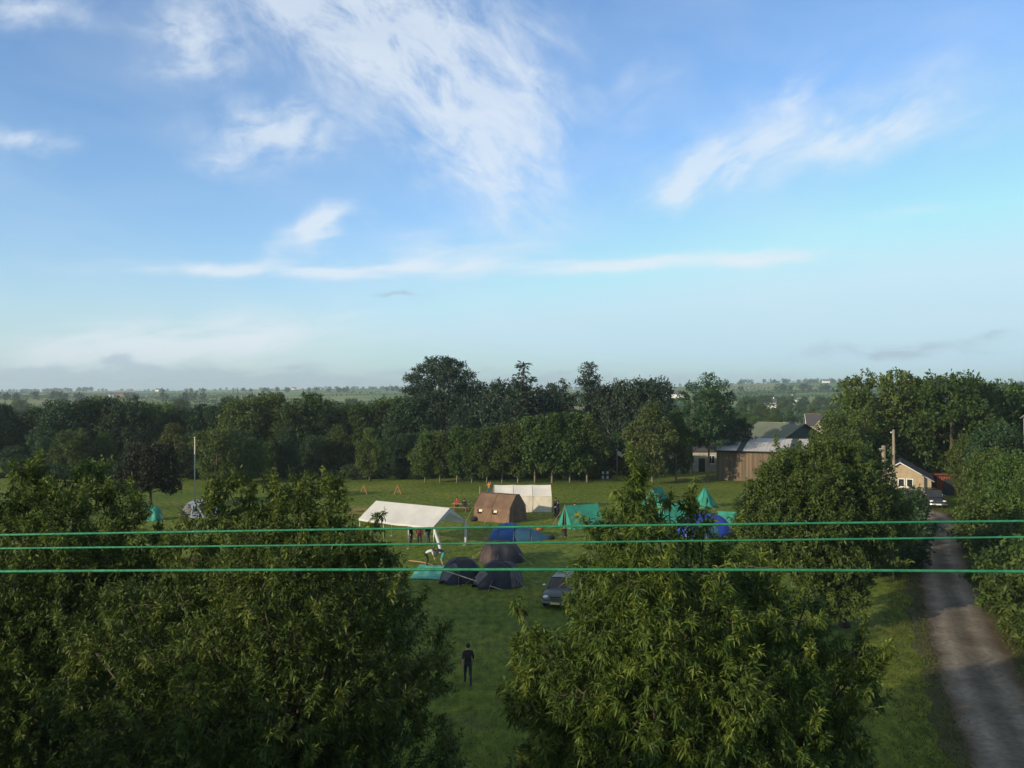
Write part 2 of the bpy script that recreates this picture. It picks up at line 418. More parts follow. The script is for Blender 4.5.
def build_ground():
    rad = [0, 15, 30, 50, 75, 100, 130, 160, 195, 230, 270, 320, 380, 450, 530, 620, 720, 840, 980, 1140, 1330, 1550, 1800, 2100, 2450, 2850, 3300, 3900, 4700, 6000]
    n = 240
    vs = [(0, 0, 0)]; fs = []
    for r in rad[1:]:
        for k in range(n):
            a = 2 * PI * k / n
            x, y = r * math.sin(a), r * math.cos(a)
            z = hill(x, y) + (0 if r < 4000 else -30 * (r - 3900) / 2100)
            vs.append((x, y, z))
    for k in range(n): fs.append((0, 1 + (k + 1) % n, 1 + k))
    for j in range(len(rad) - 2):
        for k in range(n):
            k2 = (k + 1) % n
            fs.append((1 + j * n + k, 1 + j * n + k2, 1 + (j + 1) * n + k2, 1 + (j + 1) * n + k))
    m = bpy.data.materials.new('grassland'); m.use_nodes = True
    nt = m.node_tree; N, L = nt.nodes, nt.links
    b = N['Principled BSDF']; b.inputs['Roughness'].default_value = .95; b.inputs['Specular IOR Level'].default_value = .15
    tc = N.new('ShaderNodeTexCoord')
    def noise(sc, det=5, st=None):
        mp = N.new('ShaderNodeMapping'); L.new(tc.outputs['Object'], mp.inputs[0])
        if st: mp.inputs['Scale'].default_value = st
        z = N.new('ShaderNodeTexNoise'); z.inputs['Scale'].default_value = sc; z.inputs['Detail'].default_value = det
        L.new(mp.outputs[0], z.inputs['Vector']); return z.outputs['Fac']
    def ramp(x, *cs):
        r = N.new('ShaderNodeValToRGB'); e = r.color_ramp.elements
        e[0].position, e[0].color = cs[0][0], (*cs[0][1], 1); e[1].position, e[1].color = cs[-1][0], (*cs[-1][1], 1)
        for p, c in cs[1:-1]: q = e.new(p); q.color = (*c, 1)
        L.new(x, r.inputs[0]); return r.outputs[0]
    def mix(f, a, c, mode='MIX'):
        x = N.new('ShaderNodeMix'); x.data_type = 'RGBA'; x.blend_type = mode
        if isinstance(f, float): x.inputs['Factor'].default_value = f
        else: L.new(f, x.inputs['Factor'])
        L.new(a, x.inputs['A'])
        if hasattr(c, '__len__'): x.inputs['B'].default_value = (*c, 1)
        else: L.new(c, x.inputs['B'])
        return x.outputs['Result']
    lawn = ramp(noise(.09, 8), (.32, (.088, .135, .017)), (.5, (.122, .168, .021)), (.68, (.178, .20, .033)))
    fine = ramp(noise(2.4, 6, (1, .5, 1)), (.3, (.5, .56, .46)), (.7, (1.42, 1.36, 1.3)))
    lawn = mix(1.0, lawn, fine, 'MULTIPLY')
    worn = ramp(noise(.35, 6, (1, .6, 1)), (.60, (0, 0, 0)), (.74, (1, 1, 1)))
    mw = N.new('ShaderNodeMath'); mw.operation = 'MULTIPLY'; mw.inputs[1].default_value = .6; L.new(worn, mw.inputs[0])
    lawn = mix(mw.outputs[0], lawn, (.15, .135, .055))
    # patchwork of far fields
    mp = N.new('ShaderNodeMapping'); mp.inputs['Scale'].default_value = (.0052, .0034, 0); mp.inputs['Rotation'].default_value = (0, 0, .3)
    L.new(tc.outputs['Object'], mp.inputs[0])
    vo = N.new('ShaderNodeTexVoronoi'); vo.inputs['Scale'].default_value = 1.0; vo.inputs['Randomness'].default_value = .8
    L.new(mp.outputs[0], vo.inputs['Vector'])
    sep = N.new('ShaderNodeSeparateColor'); L.new(vo.outputs['Color'], sep.inputs[0])
    fields = ramp(sep.outputs[0], (0, (.075, .135, .035)), (.35, (.12, .20, .045)), (.6, (.16, .235, .06)), (.82, (.26, .25, .10)), (1, (.11, .165, .045)))
    fields = mix(1.0, fields, ramp(noise(.02, 6), (.3, (.8, .8, .8)), (.7, (1.2, 1.2, 1.2))), 'MULTIPLY')
    ln = N.new('ShaderNodeVectorMath'); ln.operation = 'LENGTH'; L.new(tc.outputs['Object'], ln.inputs[0])
    mr = N.new('ShaderNodeMapRange'); mr.inputs['From Min'].default_value = 180; mr.inputs['From Max'].default_value = 260
    L.new(ln.outputs['Value'], mr.inputs[0])
    L.new(mix(mr.outputs[0], lawn, fields), b.inputs['Base Color'])
    bp = N.new('ShaderNodeBump'); bp.inputs['Strength'].default_value = .6; bp.inputs['Distance'].default_value = .08
    L.new(noise(6, 5), bp.inputs['Height']); L.new(bp.outputs[0], b.inputs['Normal'])
    mb = MB(); mb.add(vs, fs, True)
    tag(mb.build('ground', m), 'mown camp field and far patchwork of pasture', None, None, 'structure')

LANE = [(-6, -40), (0.5, -18), (7.0, 2), (12.4, 17), (16.4, 28.3), (19.5, 36.9), (25.3, 51), (32.4, 67.3), (38.2, 79), (41.0, 87), (40.5, 95), (36, 103), (28, 108)]
def lane_pts(n=90):
    out = []
    for i in range(len(LANE) - 1):
        p0 = Vector(LANE[max(i - 1, 0)]); p1 = Vector(LANE[i]); p2 = Vector(LANE[i + 1]); p3 = Vector(LANE[min(i + 2, len(LANE) - 1)])
        for k in range(9):
            t = k / 9
            out.append(.5 * ((2 * p1) + (p2 - p0) * t + (2 * p0 - 5 * p1 + 4 * p2 - p3) * t * t + (3 * p1 - p0 - 3 * p2 + p3) * t ** 3))
    return out

def ribbon(name, pts, hw, z, m, nv=8, wob=0.0, seed=1):
    rng = random.Random(seed)
    vs, uv, fs = [], [], []
    s = 0
    for i, p in enumerate(pts):
        t = (pts[min(i + 1, len(pts) - 1)] - pts[max(i - 1, 0)]).normalized(); nrm = Vector((t.y, -t.x))
        if i: s += (p - pts[i - 1]).length
        wl, wr = hw + rng.uniform(-wob, wob), hw + rng.uniform(-wob, wob)
        for j in range(nv + 1):
            u = j / nv
            q = p + nrm * (-wl + (wl + wr) * u)
            vs.append((q.x, q.y, z)); uv.append((u, s))
    for i in range(len(pts) - 1):
        for j in range(nv):
            a = i * (nv + 1) + j
            fs.append((a, a + 1, a + nv + 2, a + nv + 1))
    me = bpy.data.meshes.new(name); me.from_pydata(vs, [], fs)
    ul = me.uv_layers.new(name='along')
    for l in me.loops: ul.data[l.index].uv = uv[l.vertex_index]
    return link(name, me, m)

def build_lane():
    pts = lane_pts()
    vm = mat('verge_litter', (.105, .085, .042), .95, (.06, .082, .018), .9, 7, bump=.6, bscale=5)
    tag(ribbon('verge', pts, 2.25, .004, vm, 8, .38, 3), 'rough verge of dead leaves and grass beside the lane', None, None, 'structure')
    m = bpy.data.materials.new('lane_surface'); m.use_nodes = True
    nt = m.node_tree; N, L = nt.nodes, nt.links
    b = N['Principled BSDF']; b.inputs['Roughness'].default_value = .9; b.inputs['Specular IOR Level'].default_value = .25
    tc = N.new('ShaderNodeTexCoord')
    sx = N.new('ShaderNodeSeparateXYZ'); L.new(tc.outputs['UV'], sx.inputs[0])
    n1 = N.new('ShaderNodeTexNoise'); n1.inputs['Scale'].default_value = .55; n1.inputs['Detail'].default_value = 8; L.new(tc.outputs['Object'], n1.inputs['Vector'])
    n2 = N.new('ShaderNodeTexNoise'); n2.inputs['Scale'].default_value = 4; n2.inputs['Detail'].default_value = 9; L.new(tc.outputs['Object'], n2.inputs['Vector'])
    ad = N.new('ShaderNodeMath'); ad.operation = 'MULTIPLY_ADD'; ad.inputs[1].default_value = .14; L.new(n1.outputs['Fac'], ad.inputs[0]); L.new(sx.outputs['X'], ad.inputs[2])
    r = N.new('ShaderNodeValToRGB'); e = r.color_ramp.elements
    cs = [(.08, (.10, .072, .042)), (.20, (.15, .122, .088)), (.34, (.21, .176, .132)), (.50, (.115, .094, .068)), (.62, (.105, .087, .062)), (.77, (.20, .168, .126)), (.92, (.14, .114, .082)), (1.0, (.10, .072, .042))]
    e[0].position, e[0].color = cs[0][0], (*cs[0][1], 1); e[1].position, e[1].color = cs[-1][0], (*cs[-1][1], 1)
    for p, c in cs[1:-1]: q = e.new(p); q.color = (*c, 1)
    L.new(ad.outputs[0], r.inputs[0])
    r2 = N.new('ShaderNodeValToRGB'); r2.color_ramp.elements[0].position = .36; r2.color_ramp.elements[0].color = (.74, .73, .71, 1); r2.color_ramp.elements[1].position = .62; r2.color_ramp.elements[1].color = (1.12, 1.12, 1.12, 1)
    L.new(n1.outputs['Fac'], r2.inputs[0])
    r3 = N.new('ShaderNodeValToRGB'); r3.color_ramp.elements[0].position = .3; r3.color_ramp.elements[0].color = (.95, .95, .95, 1); r3.color_ramp.elements[1].position = .68; r3.color_ramp.elements[1].color = (1.5, 1.52, 1.54, 1)
    L.new(n2.outputs['Fac'], r3.inputs[0])
    def mul(a, c):
        x = N.new('ShaderNodeMix'); x.data_type = 'RGBA'; x.blend_type = 'MULTIPLY'; x.inputs['Factor'].default_value = 1
        L.new(a, x.inputs['A']); L.new(c, x.inputs['B']); return x.outputs['Result']
    L.new(mul(mul(r.outputs[0], r2.outputs[0]), r3.outputs[0]), b.inputs['Base Color'])
    bp = N.new('ShaderNodeBump'); bp.inputs['Strength'].default_value = .5; bp.inputs['Distance'].default_value = .03
    L.new(n2.outputs['Fac'], bp.inputs['Height']); L.new(bp.outputs[0], b.inputs['Normal'])
    tag(ribbon('lane', pts, 1.62, .010, m, 8, .10, 5), 'worn grey tarmac lane with paler wheel tracks', None, None, 'structure')

def lane_x(y):
    best = min(lane_pts(), key=lambda p: abs(p.y - y)); return best.x

def build_grass():
    rng = np.random.default_rng(11)
    K = 130000
    y = 27 + 88 * rng.random(K) ** 1.7
    x = (rng.random(K) - .5) * 2 * (.62 * y)
    lx = np.interp(y, [p[1] for p in LANE[1:10]], [p[0] for p in LANE[1:10]])
    ok = np.abs(x - lx) > 1.75
    x, y = x[ok], y[ok]
    c = np.stack([x, y, np.full(len(x), .0)], 1)
    # longer tufts on the lane verges
    xv = np.concatenate([rng.uniform(27, 92, 9000)]); 
    lv = np.interp(xv, [p[1] for p in LANE[1:10]], [p[0] for p in LANE[1:10]])
    side = np.where(rng.random(9000) < .5, -1, 1)
    cv = np.stack([lv + side * (1.75 + 2.2 * rng.random(9000) ** 1.5), xv, np.zeros(9000)], 1)
    up = np.tile(np.array((0, 0, 1.0)), (len(c), 1))
    m = leaf_mat('grass_blade', (.085, .12, .015), (.118, .15, .020), (.165, .17, .032), .25, 0, 0, .8)
    me = leaves_mesh('grass', c, up, 1, .11, .028, rng, .9, .55, .3, .02, .02)
    tag(link('grass', me, m), 'short mown grass of the camp field', None, None, 'stuff')
    m2 = leaf_mat('verge_blade', (.05, .066, .014), (.075, .088, .02), (.14, .105, .04), .25, 0, 0, .8)
    up = np.tile(np.array((0, 0, 1.0)), (len(cv), 1))
    me = leaves_mesh('verge_grass', cv, up, 4, .20, .03, rng, .9, .6, .5, .05, .12)
    tag(link('verge_grass', me, m2), 'longer unmown grass along both verges of the lane', None, None, 'stuff')

# ------------------------------------------------------------------ near trees, boughs shaped one by one
def near_tree(name, label, group, foot, boughs, extra, leaf, seed, spacing, M, ll, lw, droop, trunk_r=.22, H=10.5, shell=.5, up=.35, a=.55, b=.85, clen=.3, rim=.7, shrink=.80, sprays=260, slen=1.0, jit=.05):
    rng = np.random.default_rng(seed)
    lb = []
    for (px, py, rp, Y) in boughs:
        p = P(px, py, Y); r = rp * Y / F * shrink
        lb.append((p.x - foot[0], p.y - foot[1], p.z, r, r * 1.05, r * .95))
    lb += [(x, y, z, r, r, r * .85) for x, y, z, r in extra]
    c, ax, cv = shoots(lb, spacing, rng, shell, up, rim)
    # longer shoots standing out of the boughs
    ex, ea, ev = [], [], []
    for i in rng.choice(len(c), min(sprays, len(c)), False):
        d = ax[i] * .75 + np.array((0, 0, up * .9)) + rng.normal(0, .22, 3); d /= np.linalg.norm(d)
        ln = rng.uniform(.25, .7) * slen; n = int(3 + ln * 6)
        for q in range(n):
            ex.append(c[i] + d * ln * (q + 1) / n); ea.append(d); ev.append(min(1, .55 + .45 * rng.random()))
    c = np.concatenate([c, ex]); ax = np.concatenate([ax, ea]); cv = np.concatenate([cv * .75, ev])  # light painted into leaf tones: bough leaves darkened, standing-out shoots brightened
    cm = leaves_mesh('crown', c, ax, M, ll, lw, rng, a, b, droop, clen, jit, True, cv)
    t = thing(name, label, 'tree', foot, 0, group)
    cr = link('crown', cm, leaf, t)
    idx = rng.choice(len(c), min(700, len(c)), False)
    La = np.array(lb)
    tw = []
    for i in idx:
        j = int(np.argmin(np.linalg.norm(La[:, :3] - c[i], axis=1)))
        tw.append((tuple(c[i]), tuple(La[j, :3] * .55 + c[i] * .45)))
    link('trunk', trunk_mesh('trunk', H, trunk_r, lb, rng, nlimb=len(lb), twigs=tw, fork=.3), BARK, t)
    return t

def near_trees():
    # the tree right of the middle: a slim leader above wide drooping boughs
    B = [(641, 470, 8, 15.9), (640, 482, 15, 15.8), (634, 504, 24, 15.6), (655, 512, 22, 16.2), (612, 530, 28, 15.5), (645, 540, 36, 15.2), (684, 535, 26, 16.3), (668, 500, 12, 16.5),
         (598, 566, 30, 15.6), (628, 580, 44, 14.8), (676, 578, 42, 15.0), (722, 566, 34, 16.0), (756, 582, 30, 16.4),
         (584, 606, 28, 15.9), (578, 588, 14, 16.2), (572, 574, 9, 16.3), (604, 628, 48, 14.6), (660, 634, 54, 14.2), (716, 622, 50, 14.7), (768, 620, 42, 15.6), (806, 604, 20, 16.6), (820, 640, 34, 16.2),
         (552, 660, 36, 15.6), (590, 690, 56, 14.6), (652, 706, 66, 13.9), (724, 690, 62, 14.2), (784, 684, 52, 15.0), (836, 690, 40, 15.8), (862, 650, 22, 16.2), (862, 668, 28, 16.0),
         (530, 700, 34, 15.8), (560, 740, 50, 15.0), (626, 776, 70, 14.0), (700, 770, 74, 13.8), (776, 752, 62, 14.5), (838, 744, 44, 15.4), (512, 690, 16, 16.4), (519, 606, 12, 16.6), (534, 632, 18, 16.2), (522, 646, 18, 16.2), (880, 700, 14, 16.0), (690, 508, 14, 16.6), (704, 520, 13, 16.6), (722, 540, 16, 16.5), (694, 540, 16, 16.4)]
    E = [(-.9, 1.4, 7.6, 1.2), (1.0, 1.8, 7.4, 1.3), (-1.8, 1.6, 6.0, 1.3), (2.0, 1.8, 6.1, 1.3), (0, 2.4, 6.2, 1.4), (-2.0, .4, 4.6, 1.3), (2.3, .5, 4.7, 1.4), (0, -1.2, 4.6, 1.4),
         (.3, 2.0, 4.4, 1.4), (-1.3, -.8, 3.6, 1.1), (1.5, -.8, 3.5, 1.1)]
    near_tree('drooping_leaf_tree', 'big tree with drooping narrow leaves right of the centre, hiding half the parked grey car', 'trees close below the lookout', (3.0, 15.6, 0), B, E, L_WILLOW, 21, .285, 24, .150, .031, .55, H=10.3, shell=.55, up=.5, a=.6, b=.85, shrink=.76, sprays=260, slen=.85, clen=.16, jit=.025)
    # the tree left of the middle with two tops
    B = [(226, 486, 20, 17.6), (218, 512, 30, 17.4), (262, 500, 30, 18.0), (300, 492, 26, 18.2), (334, 488, 20, 17.6), (338, 516, 26, 17.2), (292, 520, 36, 17.2), (250, 536, 36, 16.8), (190, 546, 36, 17.4),
         (364, 540, 14, 17.2), (378, 514, 6, 17.2), (376, 524, 8, 17.2), (380, 560, 26, 16.8), (345, 560, 40, 16.4), (296, 572, 46, 15.9), (238, 580, 46, 16.0), (180, 594, 44, 16.6), (130, 606, 38, 17.2), (404, 600, 20, 17.0),
         (382, 618, 34, 16.2), (342, 624, 50, 15.5), (280, 640, 58, 15.0), (212, 646, 56, 15.2), (148, 654, 48, 16.0), (92, 648, 36, 17.0), (402, 640, 14, 16.8),
         (384, 676, 32, 16.0), (352, 696, 54, 15.2), (286, 712, 64, 14.6), (212, 722, 62, 14.6), (140, 722, 56, 15.4), (76, 706, 44, 16.4), (378, 736, 36, 15.8), (328, 772, 54, 15.0), (262, 786, 66, 14.6), (176, 790, 64, 14.8), (96, 778, 54, 15.6), (404, 690, 14, 16.4)]
    E = [(-1.4, 1.8, 8.0, 1.2), (.8, 2.0, 8.0, 1.2), (-2.0, 2.0, 6.4, 1.4), (1.6, 2.0, 6.3, 1.4), (0, 2.6, 6.4, 1.4), (-2.4, .6, 4.8, 1.4), (1.9, .6, 4.8, 1.3), (0, -1.0, 4.8, 1.4), (-1, 2, 4.4, 1.4), (-1.2, -.8, 3.5, 1.1), (1.0, -.6, 3.4, 1.1)]
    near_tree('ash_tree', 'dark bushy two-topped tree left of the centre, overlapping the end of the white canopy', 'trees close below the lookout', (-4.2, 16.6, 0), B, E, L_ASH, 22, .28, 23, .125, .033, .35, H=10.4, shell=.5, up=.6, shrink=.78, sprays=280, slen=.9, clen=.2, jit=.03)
    # the taller pale-tipped tree at the left edge, further off
    B = [(34, 470, 16, 23.0), (32, 492, 24, 22.8), (88, 474, 18, 23.2), (84, 498, 24, 22.8), (58, 488, 18, 23.4), (112, 496, 16, 23.2), (136, 510, 14, 23.0), (126, 516, 26, 22.6), (8, 506, 26, 22.8), (60, 520, 34, 22.0), (104, 536, 32, 22.0), (156, 534, 14, 23.0),
         (14, 540, 36, 21.8), (60, 562, 42, 21.4), (124, 562, 32, 22.0), (162, 560, 22, 22.6), (6, 590, 44, 21.0), (62, 612, 46, 20.8), (112, 606, 34, 21.6), (-40, 520, 40, 22), (-50, 580, 50, 21.5), (10, 650, 48, 20.6), (-50, 650, 52, 21), (60, 670, 46, 20.8), (20, 715, 48, 20.6), (-40, 720, 50, 20.8), (-70, 500, 24, 22.6)]
    E = [(-.6, 2.0, 7.0, 1.4), (1.0, 2.2, 6.6, 1.4), (-1.8, 1.6, 5.4, 1.4), (1.8, 1.0, 5.2, 1.4), (0, 2.2, 4.6, 1.4), (0, -1, 3.6, 1.4), (-1.6, -.6, 3.4, 1.2), (1.5, -.6, 3.3, 1.2)]
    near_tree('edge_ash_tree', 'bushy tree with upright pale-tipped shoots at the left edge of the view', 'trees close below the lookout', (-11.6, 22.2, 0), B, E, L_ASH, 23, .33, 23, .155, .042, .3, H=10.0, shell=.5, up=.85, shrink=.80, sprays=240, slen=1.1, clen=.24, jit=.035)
    # broad tree between field and lane
    B = [(826, 452, 22, 46), (800, 462, 22, 45.5), (848, 462, 24, 46), (778, 480, 26, 45), (818, 486, 34, 44), (858, 488, 30, 45), (884, 500, 22, 46), (756, 500, 20, 45.5), (744, 520, 16, 45), (784, 514, 30, 44), (826, 522, 36, 43.5), (866, 524, 30, 44.5),
         (896, 528, 20, 46), (756, 536, 22, 44.5), (796, 548, 32, 43.8), (840, 556, 30, 43.8), (878, 552, 22, 45), (902, 512, 12, 46.5), (770, 562, 20, 44.5), (812, 576, 24, 44.2), (856, 578, 20, 45), (836, 588, 22, 44.5), (846, 602, 20, 44.2), (824, 604, 18, 44.2)]
    E = [(-1.5, 2.5, 7.5, 2.0), (1.5, 2.5, 7.5, 2.0), (-2.5, 2.5, 5, 2), (2.5, 2.5, 5, 2), (0, 3, 5.5, 2)]
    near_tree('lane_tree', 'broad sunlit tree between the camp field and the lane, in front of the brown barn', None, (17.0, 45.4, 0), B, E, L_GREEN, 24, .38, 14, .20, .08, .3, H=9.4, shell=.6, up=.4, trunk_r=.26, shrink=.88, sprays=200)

# ------------------------------------------------------------------ middle and far trees
def mid_trees():
    K = {}
    for i in range(3): K['round%d' % i] = make_kind('round%d' % i, 10, 1.2, 4.6, 26, 40 + i, ROUND, .66, 7, .36, .20, .26)
    for i in range(2): K['oval%d' % i] = make_kind('oval%d' % i, 12, 1.6, 4.0, 26, 50 + i, OVAL, .66, 7, .36, .20, .28)
    for i in range(3): K['row%d' % i] = make_kind('row%d' % i, 7.5, 1.7, 2.0, 18, 60 + i, OVAL, .40, 8, .26, .15, .10, size=(.38, .58), flat=1.1, nlimb=8)
    for i in range(2): K['fir%d' % i] = conifer_kind('fir%d' % i, 15, 1.5, 3.6, 15, 70 + i)
    K['loose'] = make_kind('loose', 10, 1.6, 3.4, 26, 80, OVAL, .50, 8, .30, .17, .16, size=(.26, .42))
    for i in range(2): K['bush%d' % i] = make_kind('bush%d' % i, 3.2, .1, 2.2, 14, 90 + i, ROUND, .40, 7, .22, .12, .08, nlimb=8)
    K['dome'] = make_kind('dome', 6.6, 2.3, 3.7, 24, 95, lambda t: max(.5, math.cos(t * 1.35)), .40, 8, .26, .15, .16, size=(.26, .40), flat=.7, nlimb=10)
    rng = np.random.default_rng(5)
    pads = [(-.4, 0, 17.0, 2.6, 2.4, .9), (1.8, .4, 16.4, 2.2, 2.2, .9), (-2.6, -.3, 15.8, 2.2, 2.2, .8), (3.6, 0, 14.8, 2.0, 2.2, .9), (-4.6, .4, 14.4, 1.9, 2.0, .7), (.4, -1, 15.2, 2.8, 2.6, 1.0),
            (-3.2, -1.2, 13.2, 2.2, 2.2, .8), (4.8, -.5, 13.0, 2.2, 2.2, .9), (1.4, -2, 13.4, 2.6, 2.2, .9), (-5.0, 0, 12.2, 1.6, 1.8, .6), (5.8, .4, 11.2, 2.0, 2.2, .9), (-1.4, -2.2, 11.6, 2.4, 2.2, .9), (2.8, -1.6, 10.8, 2.6, 2.4, .9),
            (-4.0, -.6, 10.2, 2.2, 2.2, .9), (5.2, -1, 9.0, 2.4, 2.2, .9), (.2, -2.4, 9.4, 2.2, 2, .8), (-2.8, -1.8, 8.2, 2.0, 2, .8), (3.4, -2, 7.6, 2.2, 2.2, .8), (-.6, 2.4, 14.2, 2.6, 2.2, .9), (3, 2.2, 12.2, 2.4, 2.2, .9), (-3.2, 2.2, 11.6, 2.4, 2.2, .9), (0.6, 2.4, 10, 2.6, 2.4, .9)]
    K['pine'] = pine_kind('pine', 17.8, 31, pads)
    pads2 = [(0, 0, 14.2, 1.1, 1.1, .9), (1.3, .2, 12.8, 1.3, 1.2, .9), (-1.2, -.2, 12.4, 1.3, 1.2, .9), (.3, -.6, 11.3, 1.5, 1.4, 1.0), (1.9, 0, 10.2, 1.4, 1.3, 1.0), (-1.8, .3, 9.8, 1.5, 1.4, 1.0), (.2, -.9, 8.8, 1.6, 1.5, 1.0), (2.0, -.3, 7.6, 1.5, 1.5, .9), (-1.9, 0, 7.2, 1.4, 1.4, .9), (.4, .6, 6.4, 1.6, 1.5, .8), (-.8, -.7, 5.4, 1.3, 1.3, .7)]
    K['thinpine'] = pine_kind('thinpine', 14.6, 32, pads2, .34, .17)
    K['thinpine2'] = pine_kind('thinpine2', 14.6, 33, [(-y, x, z * .97 + .3, a, b, c * .9) for x, y, z, a, b, c in pads2], .34, .15)

    def at(px, Y, yt): p = P(px, yt, Y); return (p.x, Y, 0), p.z

    words = ['first', 'second', 'third', 'fourth', 'fifth', 'sixth', 'seventh', 'eighth', 'ninth', 'tenth', 'last']
    for i, px in enumerate([425, 440, 457, 472, 487, 502, 518, 535, 552, 570, 587]):
        yt = [434, 432, 427, 429, 428, 426, 424, 417, 414, 413, 415][i]
        loc, top = at(px, 117 + random.uniform(-.4, .4), yt)
        place(K['row%d' % (i % 3)], 'row_tree', 'slim pale-stemmed tree, %s from the left in the row along the far field edge' % words[i], 'tree', 'row of slim trees along the far edge of the field', loc, top, leaf=L_GREEN, bark=PALEBARK, sx=1.0 if i < 7 else 1.12)
    # wood behind: individually placed
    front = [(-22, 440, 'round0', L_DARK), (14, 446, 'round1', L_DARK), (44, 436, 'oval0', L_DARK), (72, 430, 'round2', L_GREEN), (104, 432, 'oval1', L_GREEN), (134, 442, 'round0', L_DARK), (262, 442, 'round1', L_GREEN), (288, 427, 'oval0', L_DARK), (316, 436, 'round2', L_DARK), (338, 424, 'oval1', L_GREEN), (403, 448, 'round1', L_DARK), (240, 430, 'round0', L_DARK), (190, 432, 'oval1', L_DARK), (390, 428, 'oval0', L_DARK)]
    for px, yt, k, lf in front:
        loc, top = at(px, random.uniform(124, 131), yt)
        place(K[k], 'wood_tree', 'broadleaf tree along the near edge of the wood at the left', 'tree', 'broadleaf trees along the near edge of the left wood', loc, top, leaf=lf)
    for px in range(-40, 425, 15):
        yt = 404 + 5 * math.sin(px * .045) + random.uniform(-5, 4)
        loc, top = at(px, random.uniform(140, 158), yt)
        k = random.choice(['round0', 'round1', 'round2', 'oval0', 'oval1'])
        place(K[k], 'wood_tree', 'broadleaf tree deep in the left wood showing only its top', 'tree', 'broadleaf trees deep in the left wood', loc, top, leaf=random.choice([L_DARK, L_DARK, L_GREEN]))
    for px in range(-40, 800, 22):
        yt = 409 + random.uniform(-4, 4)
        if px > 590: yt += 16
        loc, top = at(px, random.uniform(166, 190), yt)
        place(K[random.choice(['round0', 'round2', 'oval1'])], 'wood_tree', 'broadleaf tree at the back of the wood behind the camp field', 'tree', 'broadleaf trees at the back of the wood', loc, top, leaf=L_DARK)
    for px in range(396, 640, 19):
        yt = 436 + random.uniform(-8, 10)
        loc, top = at(px, random.uniform(127, 134), yt)
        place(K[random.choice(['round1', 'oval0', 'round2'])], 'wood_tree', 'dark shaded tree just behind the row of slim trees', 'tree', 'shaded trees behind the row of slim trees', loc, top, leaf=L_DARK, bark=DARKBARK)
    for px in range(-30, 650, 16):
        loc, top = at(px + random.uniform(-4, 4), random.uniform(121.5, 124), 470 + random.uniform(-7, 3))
        place(K['bush%d' % random.randint(0, 1)], 'wood_bush', 'low dark bush closing the foot of the wood', 'bush', 'bushes at the foot of the wood', loc, top, leaf=L_DARK, sx=1.3)
